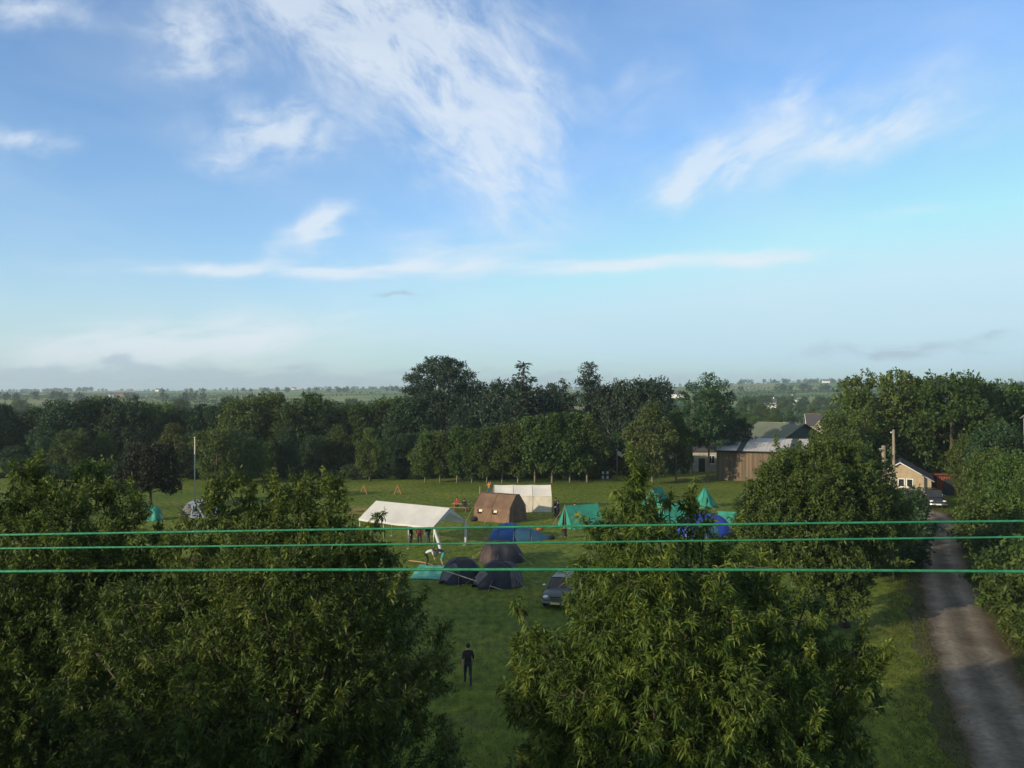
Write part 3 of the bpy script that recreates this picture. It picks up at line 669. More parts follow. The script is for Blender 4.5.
    for px, yt, Y, k, lf, nm, lab, sx in [
        (136, 396, 150, 'fir0', L_CONIF, 'fir_tree', 'dark pointed conifer rising from the left wood, straight above the copper-leaved tree', 1.3),
        (46, 399, 152, 'fir1', L_CONIF, 'fir_tree', 'dark conifer top near the left edge of the wood skyline', 1.3),
        (203, 403, 148, 'fir0', L_CONIF, 'fir_tree', 'dark conifer standing directly behind the pale flagpole', 1.2),
        (268, 393, 146, 'round2', L_GREEN, 'wood_tree', 'mid green round-topped tree on the wood skyline above the two-topped near tree', 1.1),
        (312, 392, 144, 'oval1', L_GREEN, 'wood_tree', 'mid green pointed-oval tree on the wood skyline left of the big pine', 1.1),
        (370, 428, 119, 'oval0', L_GREEN, 'edge_tree', 'sunlit bushy tree at the wood edge right behind the two wooden trestles', .9),
        (217, 428, 114, 'round0', L_GREEN, 'edge_tree', 'rounded green tree just right of the pale flagpole', 1.0),
        (248, 438, 118, 'round1', L_GREEN, 'edge_tree', 'low rounded green tree, second to the right of the pale flagpole', .9),
        (174, 424, 120, 'loose', L_OLIVE, 'edge_tree', 'thin-leaved olive brown tree just left of the pale flagpole', 1.15),
        (288, 428, 121, 'oval1', L_DARK, 'edge_tree', 'narrow dark green tree at the wood edge above the two-topped near tree', .8),
        (442, 357, 146, 'pine', L_CONIF, 'pine_tree', 'tallest pine with a broad domed crown and bare reddish limbs', 1.0),
        (489, 384, 148, 'fir1', L_CONIF, 'fir_tree', 'dark conifer just right of the broad domed pine', 1.7),
        (523, 362, 140, 'fir0', L_CONIF, 'fir_tree', 'spiky conifer with the highest pointed tip, behind the row of slim trees', 1.7),
        (540, 384, 142, 'fir1', L_CONIF, 'fir_tree', 'shorter conifer close against the right side of the spiky tallest conifer', 1.5),
        (564, 378, 143, 'fir1', L_CONIF, 'fir_tree', 'pointed conifer touching the left side of the clump-topped pine', 1.4),
        (588, 366, 145, 'thinpine', L_CONIF, 'pine_tree', 'clump-topped pine, first tall tree right of the spiky conifers', 1.25),
        (505, 381, 144, 'round1', L_CONIF, 'dark_tree', 'dark evergreen between the broad domed pine and the spiky tallest conifer', .8),
        (552, 383, 150, 'oval1', L_CONIF, 'dark_tree', 'dark evergreen behind the two shorter conifers', .9),
        (604, 387, 150, 'round2', L_CONIF, 'dark_tree', 'dark evergreen just right of the clump-topped pine', .7),
        (612, 397, 140, 'oval0', L_CONIF, 'dark_tree', 'dark evergreen filling the gap between the clump-topped pine and the smooth rounded one', .75),
        (624, 380, 138, 'round0', L_CONIF, 'dark_tree', 'left one of the pair of smooth-topped dark evergreens', .8),
        (651, 379, 136, 'round1', L_CONIF, 'dark_tree', 'right one of the pair of smooth-topped dark evergreens', .75),
        (652, 404, 115, 'loose', L_OLIVE, 'sunlit_tree', 'sunlit olive green tree in front of the dark evergreens, right of the slim row', 1.05),
        (676, 412, 118, 'loose', L_GREEN, 'sunlit_tree', 'thin green tree in front of the pale low building', .8),
        (692, 384, 122, 'thinpine2', L_DARK, 'tall_thin_tree', 'leftmost of the tall bare-stemmed trees beside the brown barn', 1.0),
        (708, 377, 119, 'thinpine', L_DARK, 'tall_thin_tree', 'highest of the tall bare-stemmed trees beside the brown barn', 1.15),
        (722, 382, 124, 'thinpine2', L_DARK, 'tall_thin_tree', 'rightmost of the tall bare-stemmed trees, touching the barn roof', 1.0),
        (738, 418, 128, 'round1', L_DARK, 'dark_tree', 'round dark tree between the bare-stemmed trees and the green barn', .7),
        (151, 444, 91, 'dome', L_COPPER, 'copper_tree', 'round dark copper-leaved tree on a single stem above the small teal tent', 1.0),
    ]:
        loc, top = at(px, Y, yt)
        place(K[k], nm, lab, 'tree', None, loc, top, leaf=lf, bark=PALEBARK if 'bare-stemmed' in lab or 'sunlit' in nm else BARK, sx=sx, rz=0 if k == 'pine' else None)
    # right-hand mass beyond the lane
    for px, yt, Y, k, lf, lab, sx in [
        (856, 388, 112, 'oval0', L_GREEN, 'tall green tree at the left end of the clump behind the utility poles', 1.0),
        (884, 371, 116, 'round0', L_GREEN, 'highest round green tree of the clump behind the utility poles', .9),
        (918, 378, 120, 'oval1', L_GREEN, 'tall tree in the clump just right of the highest round one', .9),
        (950, 374, 112, 'round1', L_GREEN, 'big tree directly above the cream gabled house', .95),
        (985, 380, 116, 'round2', L_GREEN, 'tall tree above the red shed on the right skyline', .9),
        (1020, 384, 120, 'oval0', L_DARK, 'tall tree cut by the right edge of the view', 1.0),
        (1052, 380, 118, 'round0', L_DARK, 'tall tree just beyond the right edge of the view', 1.0),
        (838, 412, 104, 'round2', L_GREEN, 'lower tree at the left foot of the clump behind the poles', .8),
        (846, 430, 98, 'round1', L_GREEN, 'lower green tree right behind the far utility pole', .8),
        (965, 434, 96, 'oval1', L_GREEN, 'green tree overhanging the red shed from behind', .75),
        (998, 424, 90, 'round2', L_DARK, 'dark tree below the white dormer at the right', .85),
        (1030, 431, 86, 'round0', L_DARK, 'dark tree under the right-hand end of the dormer house', .9),
        (990, 450, 71, 'round1', L_GREEN, 'bushy tree at the right of the lane, beside the black car', .62),
        (1012, 452, 66, 'round2', L_GREEN, 'bushy tree at the right edge beyond the lane bank', .72),
        (1046, 460, 60, 'round0', L_GREEN, 'bushy tree just past the right edge beyond the lane bank', .72),
    ]:
        loc, top = at(px, Y, yt)
        place(K[k], 'clump_tree', lab, 'tree', 'trees beyond the lane', loc, top, leaf=lf, sx=sx)
    for px, yt, Y, lab in [(905, 486, 78, 'dark hedge bush at the top of the lane below the cream house'), (897, 494, 70, 'dark hedge bush behind the round white sign'), (905, 512, 61, 'dark hedge bush in front of the round white sign, left of the lane'), (880, 524, 58, 'dark hedge bush under the broad lane tree'),
                           (984, 494, 76, 'bush on the lane bank just right of the black car'), (990, 500, 66, 'sunlit bush halfway along the right lane bank'), (1010, 520, 56, 'bush on the right lane bank below the topmost wire'), (1022, 536, 47, 'bush at the right edge beside the near lane'), (1042, 560, 42, 'bush just past the right edge beside the near lane'), (1030, 505, 60, 'bush behind the right lane bank at the edge of the view'),
                           (742, 497, 84, 'low bush at the field edge right of the pointed teal tent'), (758, 494, 90, 'low bush at the field edge in front of the brown barn')]:
        loc, top = at(px, Y, yt)
        place(K['bush%d' % random.randint(0, 1)], 'hedge_bush', lab, 'bush', None, loc, top, leaf=L_DARK if 'dark' in lab else L_GREEN, sx=1.0)
    # unseen trees added left of and behind the lookout to shade the foreground
    for i, (x, y, h) in enumerate([(-15, 1.5, 11.8), (-15, -6, 12), (-20, 4, 11.6), (-11, -3, 11), (-24, 15, 10.5), (-29, 21.5, 15), (-34, 28, 16), (-22, -2, 13), (-9, -9, 10.5), (-26, -10, 14)]):
        place(K['round%d' % (i % 3)], 'added_shade_tree', 'tall unseen tree added left of the lookout to shade the foreground', 'tree', 'added shade trees left of the lookout', (x, y, 0), h, leaf=L_DARK)
    place(K['oval0'], 'added_shade_tree', 'slim tall unseen tree added left of the lookout to shade the foreground', 'tree', 'added shade trees left of the lookout', (-36, 16.5, 0), 14.0, leaf=L_DARK, sx=.62)
    # scattered trees in the valley behind the barns
    r2 = random.Random(4)
    for px, yt, Y in [(748, 398, 420), (760, 404, 360), (772, 408, 320), (790, 410, 330), (812, 408, 350), (826, 412, 300), (742, 412, 260), (756, 416, 250), (774, 414, 270), (830, 405, 420), (800, 402, 520), (786, 398, 560), (764, 392, 640), (820, 396, 600), (842, 398, 480),
                      (598, 396, 420), (660, 404, 330), (668, 398, 450), (408, 399, 420), (330, 400, 480), (352, 398, 560), (20, 397, 520), (60, 398, 460), (96, 400, 420), (180, 398, 430), (240, 398, 480)]:
        loc, top = at(px, Y, yt); gz = hill(loc[0], loc[1])
        h = max(4.0, min(top - gz, 12))
        place(K[r2.choice(['round0', 'round1', 'round2', 'oval0'])], 'valley_tree', 'small hazy tree among the fields in the valley behind the barns' if px > 700 else 'small hazy tree among the far fields beyond the wood', 'tree', 'far trees in the valley' if px > 700 else 'far trees beyond the wood', (loc[0], loc[1], gz), h, leaf=L_GREEN, sx=1.1)
    return K

def far_cover():
    rng = np.random.default_rng(9)
    C, V = [], []
    for k in range(150):                       # hedge lines
        Y = 300 * (3600 / 300) ** rng.random(); x = rng.uniform(-.75, .8) * Y
        side = rng.random() < .72
        ln = rng.uniform(90, 380); a = rng.normal(.12, .12) if side else rng.normal(1.3, .25)
        n = int(ln / (2.2 + Y / 700))
        t = np.linspace(0, 1, n)
        px = x + np.cos(a) * ln * t + rng.normal(0, .7, n); py = Y + np.sin(a) * ln * t + rng.normal(0, .7, n)
        for q in range(n):
            h = 1.6 + rng.random() * 1.6 + (5 * rng.random() if rng.random() < .10 else 0)
            z = hill(px[q], py[q])
            m = 3 + int(h)
            for _ in range(m): C.append((px[q] + rng.normal(0, .9), py[q] + rng.normal(0, .9), z + h * rng.random())); V.append(0)
    c = np.array(C); d = np.hypot(c[:, 0], c[:, 1]); ok = d > 255; c = c[ok]
    up = np.tile(np.array((0, 0, 1.0)), (len(c), 1))
    me = leaves_mesh('hedgerows', c, up, 2, 2.0, 1.3, rng, .4, .9, 0, .5, .3)
    tag(link('hedgerows', me, L_DARK), 'network of dark hedgerows dividing the far fields', None, None, 'stuff')
    C = []
    def wood(px0, px1, Y0, Y1, n, h0, h1):
        for _ in range(n):
            Y = rng.uniform(Y0, Y1); x = (rng.uniform(px0, px1) - 512) / F * Y
            h = rng.uniform(h0, h1); r = h * .42; z = hill(x, Y)
            m = 34
            dd = rng.normal(0, 1, (m, 3)); dd /= np.linalg.norm(dd, axis=1, keepdims=True)
            C.append(np.array((x, Y, z + h * .52)) + dd * np.array((r, r, h * .46)) * rng.uniform(.6, 1, (m, 1)))
    wood(20, 92, 2500, 2700, 45, 8, 13); wood(-60, 420, 2900, 3400, 110, 6, 11); wood(150, 400, 1700, 1800, 22, 6, 10)
    wood(560, 1060, 2700, 3100, 110, 7, 13); wood(740, 860, 2200, 2300, 32, 8, 13); wood(740, 850, 1250, 1300, 16, 7, 11); wood(900, 1080, 900, 1500, 80, 9, 14)
    wood(740, 850, 700, 730, 16, 6, 9); wood(330, 500, 2500, 2900, 30, 6, 11); wood(-40, 300, 900, 1000, 26, 6, 10); wood(590, 720, 900, 960, 14, 6, 10); wood(-300, -60, 800, 2600, 60, 8, 13); wood(1080, 1300, 600, 2200, 80, 9, 14)
    c = np.concatenate(C)
    ax = np.tile(np.array((0, 0, 1.0)), (len(c), 1))
    me = leaves_mesh('far_woodland', c, ax, 2, 3.4, 2.4, rng, .4, .9, 0, .8, .6)
    tag(link('far_woodland', me, L_DARK), 'distant copses and wooded ridge along the horizon', None, None, 'stuff')

# ------------------------------------------------------------------ tents
def guy(parent, a, b, r=.012):
    mb = MB(); mb.tube([a, b], r, 4); o = mb.build('guy_rope', ROPE, parent)
    m2 = MB(); m2.tube([Vector(b) + Vector((0, 0, .08)), Vector(b) - Vector((0, 0, .06))], .018, 5); m2.build('peg', STEEL, o)

def sag(u, v, amp): return -amp * math.sin(PI * u) * math.sin(PI * v)

def frame_tent(name, label, loc, rz, Lx, W, eave, ridge, roofm, wallm, lean=.1, bays=3, flat=.0):
    """ridge tent, long axis local x, front toward -y"""
    t = thing(name, label, 'tent', loc, rz)
    hw = W / 2
    rf = MB()
    for s in (-1, 1):
        def fn(u, v, s=s):
            x = -Lx / 2 + Lx * u; bu = (u * bays) % 1.0
            y = s * (hw + .06) * (1 - v) + s * flat * v
            z = eave - .04 + (ridge - eave + .04) * v - .05 * math.sin(PI * bu) * math.sin(PI * v) - .03 * math.sin(PI * bu)
            return (x, y, z)
        rf.grid(fn if s < 0 else (lambda u, v, f=fn: f(1 - u, v)), bays * 8, 6)
    if flat:
        rf.grid(lambda u, v: (-Lx / 2 + Lx * u, -flat + 2 * flat * v, ridge + .002), 8, 1)
    rf.build('roof', roofm, t)
    wl = MB()
    for s in (-1, 1):
        def fn(u, v, s=s):
            x = -Lx / 2 + Lx * u; bu = (u * bays) % 1.0
            return (x, s * (hw + lean * (1 - v) + .04 * math.sin(PI * bu) * math.sin(PI * v)), eave * v)
        wl.grid(fn, bays * 8, 5)
    for s in (-1, 1):
        x = s * (Lx / 2 - .004); xb = s * (Lx / 2 + lean * .6)
        wl.add([(xb, -hw - lean, 0), (xb, hw + lean, 0), (x, hw, eave - .04), (x, flat, ridge - .03), (x, -flat - .001, ridge - .03), (x, -hw, eave - .04)], [(0, 1, 2, 3, 4, 5)])
    wl.build('wall', wallm, t)
    for k in range(bays + 1):
        sm = MB(); x = -Lx / 2 + Lx * k / bays
        sm.tube([(x, -hw - lean - .015, .02), (x, -hw - .07, eave), (x, -flat - .01, ridge + .012), (x, flat + .01, ridge + .012), (x, hw + .07, eave), (x, hw + lean + .015, .02)], .014, 5)
        sm.build('seam', roofm, t)
    for s in (-1, 1):
        for k in range(bays + 1):
            x = -Lx / 2 + Lx * k / bays
            guy(t, (x, s * (hw + .07), eave - .03), (x * 1.05, s * (hw + 1.25), .02))
    return t

def ridge_tent(name, label, loc, rz, Lx, W, H, m, md, door=True, group=None, wall=.25):
    """small canvas ridge tent with an open door in the -x gable"""
    t = thing(name, label, 'tent', loc, rz, group)
    hw = W / 2
    rf = MB()
    for s in (-1, 1):
        def fn(u, v, s=s):
            return (-Lx / 2 + Lx * u, s * (hw * (1 - v)), wall + (H - wall) * v - .09 * math.sin(PI * u) * (.4 + math.sin(PI * v)) - .03 * math.sin(9 * u + v * 3) * (1 - v))
        rf.grid(fn if s < 0 else (lambda u, v, f=fn: f(1 - u, v)), 12, 7)
    rf.build('roof', m, t)
    wl = MB()
    for s in (-1, 1):
        wl.grid(lambda u, v, s=s: (-Lx / 2 + Lx * u, s * (hw + .08 * (1 - v)), (wall - .09 * math.sin(PI * u) * .4) * v), 10, 2)
    x = Lx / 2
    wl.add([(x + .1, -hw, 0), (x + .1, hw, 0), (x, hw, wall), (x, 0, H), (x, -hw, wall)], [(0, 1, 2, 3, 4)])
    x = -Lx / 2; g = hw * .36 if door else .01
    for s in (-1, 1):
        wl.add([(x - .06, s * hw, 0), (x - .06, s * g, 0), (x - .03, s * g * .6, H * .55), (x, 0, H - .02), (x, s * hw, wall)], [(0, 1, 2, 3, 4)])
    wl.build('wall', m, t)
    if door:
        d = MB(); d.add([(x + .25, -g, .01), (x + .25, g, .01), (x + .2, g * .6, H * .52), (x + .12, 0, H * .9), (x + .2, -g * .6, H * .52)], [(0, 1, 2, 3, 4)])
        d.build('dark_door_sheet', BLACKIN, t)  # dark sheet in place of the shaded inside behind the doorway
    for s in (-1, 1):
        po = MB(); po.tube([(s * Lx / 2 * 1.01, 0, 0), (s * Lx / 2 * 1.01, 0, H + .08)], .025, 6); po.build('pole', POLEWOOD, t)
        guy(t, (s * Lx / 2, 0, H), (s * (Lx / 2 + 1.4), 0, .02))
    for s in (-1, 1):
        for k in range(4):
            xx = -Lx / 2 + Lx * k / 3
            guy(t, (xx, s * hw, wall), (xx, s * (hw + .6), .02), .008)
    return t

def pyramid_tent(name, label, loc, rz, W, H, m, md, group=None):
    t = thing(name, label, 'tent', loc, rz, group)
    n = 8
    rf = MB()
    def fn(u, v):
        a = 2 * PI * u; k = (u * n) % 1.0
        r = W / 2 * (1 - v) ** 1.1 * (1 - .09 * math.sin(PI * k)) + .015
        return (r * math.cos(a), r * math.sin(a), .28 + (H - .28) * v)
    rf.grid(fn, n * 5, 8); rf.build('roof', m, t)
    w = MB(); w.grid(lambda u, v: (W / 2 * (1.03 - .02 * v) * (1 - .09 * math.sin(PI * ((u * n) % 1))) * math.cos(2 * PI * u), W / 2 * (1.03 - .02 * v) * (1 - .09 * math.sin(PI * ((u * n) % 1))) * math.sin(2 * PI * u), .30 * v), n * 5, 2)
    w.build('wall', m, t)
    for k in range(n):
        a = 2 * PI * k / n
        s = MB(); s.tube([(W / 2 * math.cos(a) * 1.005, W / 2 * math.sin(a) * 1.005, .29), (.02 * math.cos(a), .02 * math.sin(a), H + .01)], .016, 4); s.build('seam', md, t)
        guy(t, (W / 2 * math.cos(a), W / 2 * math.sin(a), .3), ((W / 2 + .7) * math.cos(a), (W / 2 + .7) * math.sin(a), .02), .008)
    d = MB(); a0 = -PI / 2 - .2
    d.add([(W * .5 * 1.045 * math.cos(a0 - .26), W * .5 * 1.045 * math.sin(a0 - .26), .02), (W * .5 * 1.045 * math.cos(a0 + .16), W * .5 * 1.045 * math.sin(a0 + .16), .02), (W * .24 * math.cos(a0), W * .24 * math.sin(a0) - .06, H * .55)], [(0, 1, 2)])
    d.build('dark_door_sheet', BLACKIN, t)  # dark patch on the canvas in place of a shaded doorway
    return t

def dome_tent(name, label, loc, rz, a, b, H, m, doorm, trimm, door_at=(-2.1,), group=None, porch=None):
    """dome on crossing hoops; door panels are patches of the same skin"""
    t = thing(name, label, 'tent', loc, rz, group)
    def sf(th, v, off=0.0):
        w = abs(math.sin(2 * th)) ** .8
        k = 1 - .10 * (1 - w) * math.sin(PI * min(1, v * 1.1))
        e = math.cos(v * PI / 2) ** .75
        q = 1 + .12 * w
        return ((a * k * q * e + off) * math.cos(th), (b * k * q * e + off) * math.sin(th), H * math.sin(v * PI / 2) ** .92 * (1 - .03 * (1 - w) * math.cos(v * PI / 2)) + off * v)
    fl = MB(); fl.grid(lambda u, v: sf(2 * PI * u, v), 40, 12); fl.build('flysheet', m, t)
    for th0 in door_at:
        d = MB(); d.grid(lambda u, v: sf(th0 - .42 + .84 * u, .02 + .62 * v * (1 - .45 * (2 * u - 1) ** 2), .02), 10, 8); dd = d.build('door_panel', doorm, t)
        z = MB(); z.tube([Vector(sf(th0, .02 + .62 * i / 8, .03)) for i in range(9)], .014, 4); z.build('zip', trimm, dd)
    for k in range(2):
        h = MB(); th = PI / 4 + k * PI / 2
        pts = [Vector(sf(th, i / 10, .012)) for i in range(11)] + [Vector(sf(th + PI, 1 - i / 10, .012)) for i in range(1, 11)]
        h.tube(pts, .022, 5); h.build('hoop_sleeve', trimm, t)
    if porch:
        pa, pl, ph = porch
        f = MB()
        def pf(u, v):
            ang = PI * u; r = 1 - .55 * v ** 2
            lx, lz = math.cos(ang) * b * .72 * r, math.sin(ang) ** .8 * ph * (1 - .80 * v ** 1.4)
            dx = a * .7 + pl * v
            return (dx * math.cos(pa) - lx * math.sin(pa), dx * math.sin(pa) + lx * math.cos(pa), lz)
        f.grid(pf, 14, 8); po = f.build('porch', m, t)
        g = MB(); g.grid(lambda u, v: tuple(Vector(pf(.30 + .38 * u, .25 + .70 * v)) + Vector((.02 * math.cos(pa), .02 * math.sin(pa), .025))), 8, 6); g.build('porch_panel', doorm, po)
    for k in range(6):
        th = k * PI / 3 + .3
        p = sf(th, .3); q = sf(th, 0)
        guy(t, p, (q[0] * 1.55, q[1] * 1.55, .02), .007)
    return t

def tunnel_tent(name, label, loc, rz):
    t = thing(name, label, 'tent', loc, rz)
    def sf(x, u, hw, h): a = PI * u; return (x, -math.cos(a) * hw, math.sin(a) ** .85 * h)
    prof = [(-2.1, .25, .12), (-1.75, .95, .85), (-1.25, 1.25, 1.35), (-.7, 1.32, 1.52), (-.1, 1.3, 1.45)]
    prof2 = [(-.1, 1.29, 1.43), (.5, 1.2, 1.22), (1.1, 1.05, .98), (1.7, .82, .7), (2.3, .5, .34), (2.65, .3, .08)]
    def loft(pr):
        def fn(u, v):
            k = v * (len(pr) - 1); i = min(int(k), len(pr) - 2); f = k - i
            x, hw, h = [pr[i][j] * (1 - f) + pr[i + 1][j] * f for j in range(3)]
            return sf(x, u, hw, h)
        return fn
    f = MB(); f.grid(loft(prof), 18, 12); f.build('front_flysheet', BLUE, t)
    f = MB(); f.grid(loft(prof2), 18, 15); f.build('rear_flysheet', BLUE_D, t)
    for x, hw, h in (prof[2], prof[4], prof2[2]):
        m = MB(); m.tube([sf(x, i / 12, hw + .015, h + .015) for i in range(13)], .025, 5); m.build('hoop_sleeve', NAVY, t)
    d = MB(); fn = loft(prof); d.grid(lambda u, v: tuple(Vector(fn(.24 + .34 * u, .22 + .5 * v)) * 1.0 + Vector((-.01, -.035, .02))), 8, 6); d.build('door_panel', BLUE, t)
    g = MB(); g.grid(lambda u, v: (-2.5 + .7 * u, -.9 + 1.5 * v, .015), 3, 3); g.build('ground_flap', CLOTH['orange'], t)
    for x, s in ((-1.2, 1), (-1.2, -1), (-.1, 1), (-.1, -1), (1.2, 1), (1.2, -1)):
        guy(t, (x, s * 1.1, .9 if x < 1 else .5), (x, s * 2.1, .02), .007)
    return t

def canopy():
    ap = Vector((-4.75, 68.0)); dr = Vector((-.815, .58)); L = 7.8
    ctr = ap + dr * L / 2
    t = thing('marquee', 'open-sided white marquee on thin poles, its far end behind the two-topped tree', 'marquee', (ctr.x, ctr.y, 0), math.atan2(-dr.y, -dr.x))
    hw, ev, rg = 1.85, 1.95, 3.12                          # local +x is the near gable end
    rf = MB()
    for s in (-1, 1):
        def fn(u, v, s=s):
            b = (u * 3) % 1.0
            return (-L / 2 + L * u, s * (hw + .12) * (1 - v), ev - .05 + (rg - ev + .05) * v - .07 * math.sin(PI * b) * math.sin(PI * v) - .05 * math.sin(PI * b) * (1 - v))
        rf.grid(fn if s < 0 else (lambda u, v, f=fn: f(1 - u, v)), 24, 8)
    rf.build('roof', PE_WHITE, t)
    va = MB()
    for s in (-1, 1):
        va.grid(lambda u, v, s=s: (-L / 2 + L * u, s * (hw + .13), ev - .05 - .05 * math.sin(PI * ((u * 3) % 1)) - .16 * v), 18, 1)
    va.build('valance', PE_WHITE, t)
    ga = MB()
    x = L / 2
    ga.add([(x, -hw - .1, ev - .05), (x - .02, -hw * .55, ev + .30), (x - .02, 0, rg - .38), (x - .02, hw * .55, ev + .30), (x, hw + .1, ev - .05), (x, 0, rg)], [(0, 1, 2, 5), (5, 2, 3, 4)])
    ga.build('gable_flap', PE_WHITE, t)
    for xx in (-L / 2, -L / 6, L / 6, L / 2 - .06):
        for s in (-1, 1):
            p = MB(); p.tube([(xx, s * hw, 0), (xx, s * hw, ev)], .03, 7); pp = p.build('pole', STEEL, t)
            f = MB(); f.box((xx, s * hw, .015), (.16, .16, .03)); f.build('foot_plate', STEEL, pp)
    fr = MB()
    for xx in (-L / 2, -L / 6, L / 6, L / 2 - .06):
        fr.tube([(xx, -hw, ev - .02), (xx, 0, rg - .1), (xx, hw, ev - .02)], .024, 6)
    fr.tube([(-L / 2, 0, rg - .09), (L / 2, 0, rg - .09)], .024, 6)
    fr.build('roof_frame', STEEL, t)
    c1 = MB(); c1.tube([(x, -hw - .03, ev - .08), (x + .12, -hw - .03, 1.5), (x + .40, -hw - .05, .95), (x + .62, -hw - .06, .4), (x + .68, -hw - .06, .02)], [.09, .11, .13, .12, .10], 8); c1.build('rolled_side_sheet', PE_WHITE, t)
    c2 = MB(); c2.tube([(x, hw + .05, ev - .08), (x + .01, hw + .06, 1.3), (x + .02, hw + .07, .6), (x + .03, hw + .07, .02)], [.07, .10, .10, .09], 8); c2.build('rolled_side_sheet', PE_WHITE, t)

def tents():
    canopy()
    # brown frame tent
    bt = frame_tent('brown_tent', 'brown canvas frame tent with two pale window flaps and a dark end', (-1.15, 83.2, 0), R(-30), 3.9, 2.9, 1.35, 2.5, CANVAS_BROWN, CANVAS_BROWN_D, .14, 2, .28)
    for x in (-1.25, .35):
        w = MB(); w.box((x, -1.56, .92), (.46, .03, .42)); wf = w.build('window', BLACKIN, bt)
        f = MB(); f.box((x + .14, -1.60, 1.0), (.36, .03, .22), Matrix.Rotation(-.35, 3, 'X')); f.build('window_flap', CANVAS_CREAM, wf)
    d = MB(); d.box((1.955 + .055, -.25, .75), (.02, .9, 1.5), Matrix.Rotation(-.05, 3, 'Y')); d.build('door_flap', CANVAS_BROWN, bt)
    wt = frame_tent('white_tent', 'long white ridge tent with cream walls behind the brown tent', (1.05, 90.0, 0), R(1), 5.75, 2.7, 1.62, 2.58, CANVAS_W, CANVAS_CREAM, .1, 3)
    po = MB(); po.tube([(-3.6, -.6, 0), (-2.9, 0, 2.3)], .03, 6); po.build('brace_pole', POLEWOOD, wt)
    tunnel_tent('blue_tent', 'low blue tunnel tent tapering to a teal back, in front of the brown tent', (.35, 72.6, 0), R(-4)).scale = (1.08, 1.0, .86)
    ridge_tent('teal_ridge_tent', 'teal ridge tent with a dark open doorway, beside the white tent', (6.2, 79.4, 0), R(24), 3.3, 2.5, 1.95, TEAL, TEAL_D)
    pyramid_tent('teal_pyramid_tent', 'pointed teal tent standing alone on open grass before the brown barn', (20.1, 92.5, 0), .3, 2.55, 2.15, TEAL, TEAL_D)
    p = G(658, 507); ridge_tent('teal_ridge_tent', 'teal tent half hidden behind the slim top of the drooping-leaf tree', (p.x, p.y + 1, 0), R(60), 2.6, 2.3, 1.95, TEAL, TEAL_D)
    p = G(683, 523); ridge_tent('teal_ridge_tent', 'teal tent glimpsed through leaves just below the pointed teal tent', (p.x - .6, p.y + 1, 0), R(15), 2.6, 2.2, 1.75, TEAL, TEAL_D)
    p = G(731, 525); ridge_tent('teal_ridge_tent', 'low teal tent peeping over the right end of the royal blue dome', (p.x, p.y + 1, 0), R(-20), 1.8, 1.7, 1.1, TEAL, TEAL_D)
    p = G(708, 537); dome_tent('royal_blue_tent', 'wide royal blue dome tent seen through the leaves of the drooping-leaf tree', (p.x, p.y + 1.4, 0), .2, 2.2, 1.4, 1.8, BLUE_R, BLUE_D, NAVY, (-1.7,))
    # navy tents
    dome_tent('navy_tent', 'navy dome tent with grey mesh porch, left front of the dark trio', (-3.2, 56.6, 0), R(10), 1.3, 1.15, 1.42, NAVY, GREYNYL, TRIM_D, (-2.2,), 'navy dome tents', (R(-140), .75, 1.0))
    dome_tent('navy_tent', 'navy dome tent nearest the lookout, grey porch lifted at its left', (-.75, 55.3, 0), R(-5), 1.4, 1.2, 1.48, NAVY, GREYNYL, TRIM_D, (-.6,), 'navy dome tents', (R(-140), .85, 1.15))
    dome_tent('navy_tent', 'navy dome tent with a rust brown doorway, rearmost of the dark trio', (-.75, 63.1, 0), R(5), 1.55, 1.3, 1.42, NAVY, RUST, TRIM_D, (-2.5,), 'navy dome tents')
    # left-hand tents
    p = G(152, 520); dome_tent('small_teal_tent', 'small teal tent under the copper-leaved tree at the left', (p.x, p.y, 0), .3, .9, .9, 1.35, TEAL, TARP, TEAL_D, (-1.6,))
    p = G(200, 516); dome_tent('grey_blue_tent', 'grey blue dome tent at the foot of the pale flagpole', (p.x, p.y, 0), .2, 1.7, 1.3, 1.55, GREYTENT, GREYNYL, GREYTENT, (-2.4,))
    # ground sheet
    mb = MB()
    a, b, c, d = G(410, 579), G(441, 580), G(448, 566), G(420, 565)
    def fn(u, v):
        q = a.lerp(b, u).lerp(d.lerp(c, u), v)
        return (q.x, q.y, .03 + .05 * abs(math.sin(7 * u + 2 * v)) * math.sin(PI * v) + .03 * math.sin(11 * v + 3 * u) ** 2)
    mb.grid(fn, 24, 24)
    tag(mb.build('groundsheet', TARP), 'pale teal groundsheet spread on the grass left of the navy tents', 'groundsheet')
    a, b = G(409, 562), G(433, 566.5)
    mb = MB(); mb.tube([a + Vector((0, 0, .10)), a.lerp(b, .5) + Vector((0, 0, .16)), b + Vector((0, 0, .12))], [.05, .05, .045], 7)
    tag(mb.build('wooden_pole', TIMBER), 'orange wooden pole lying by the far edge of the teal groundsheet', 'pole')
    a, b = P(443, 570, 55.2), P(503, 588, 53.6); 
    mb = MB(); mb.tube([a, a.lerp(b, .5) + Vector((0, 0, -.06)), Vector((b.x, b.y, .03))], .03, 6)
    tag(mb.build('tent_line', ROPE), 'long pale tent line slanting across the front of the navy tents', 'rope')

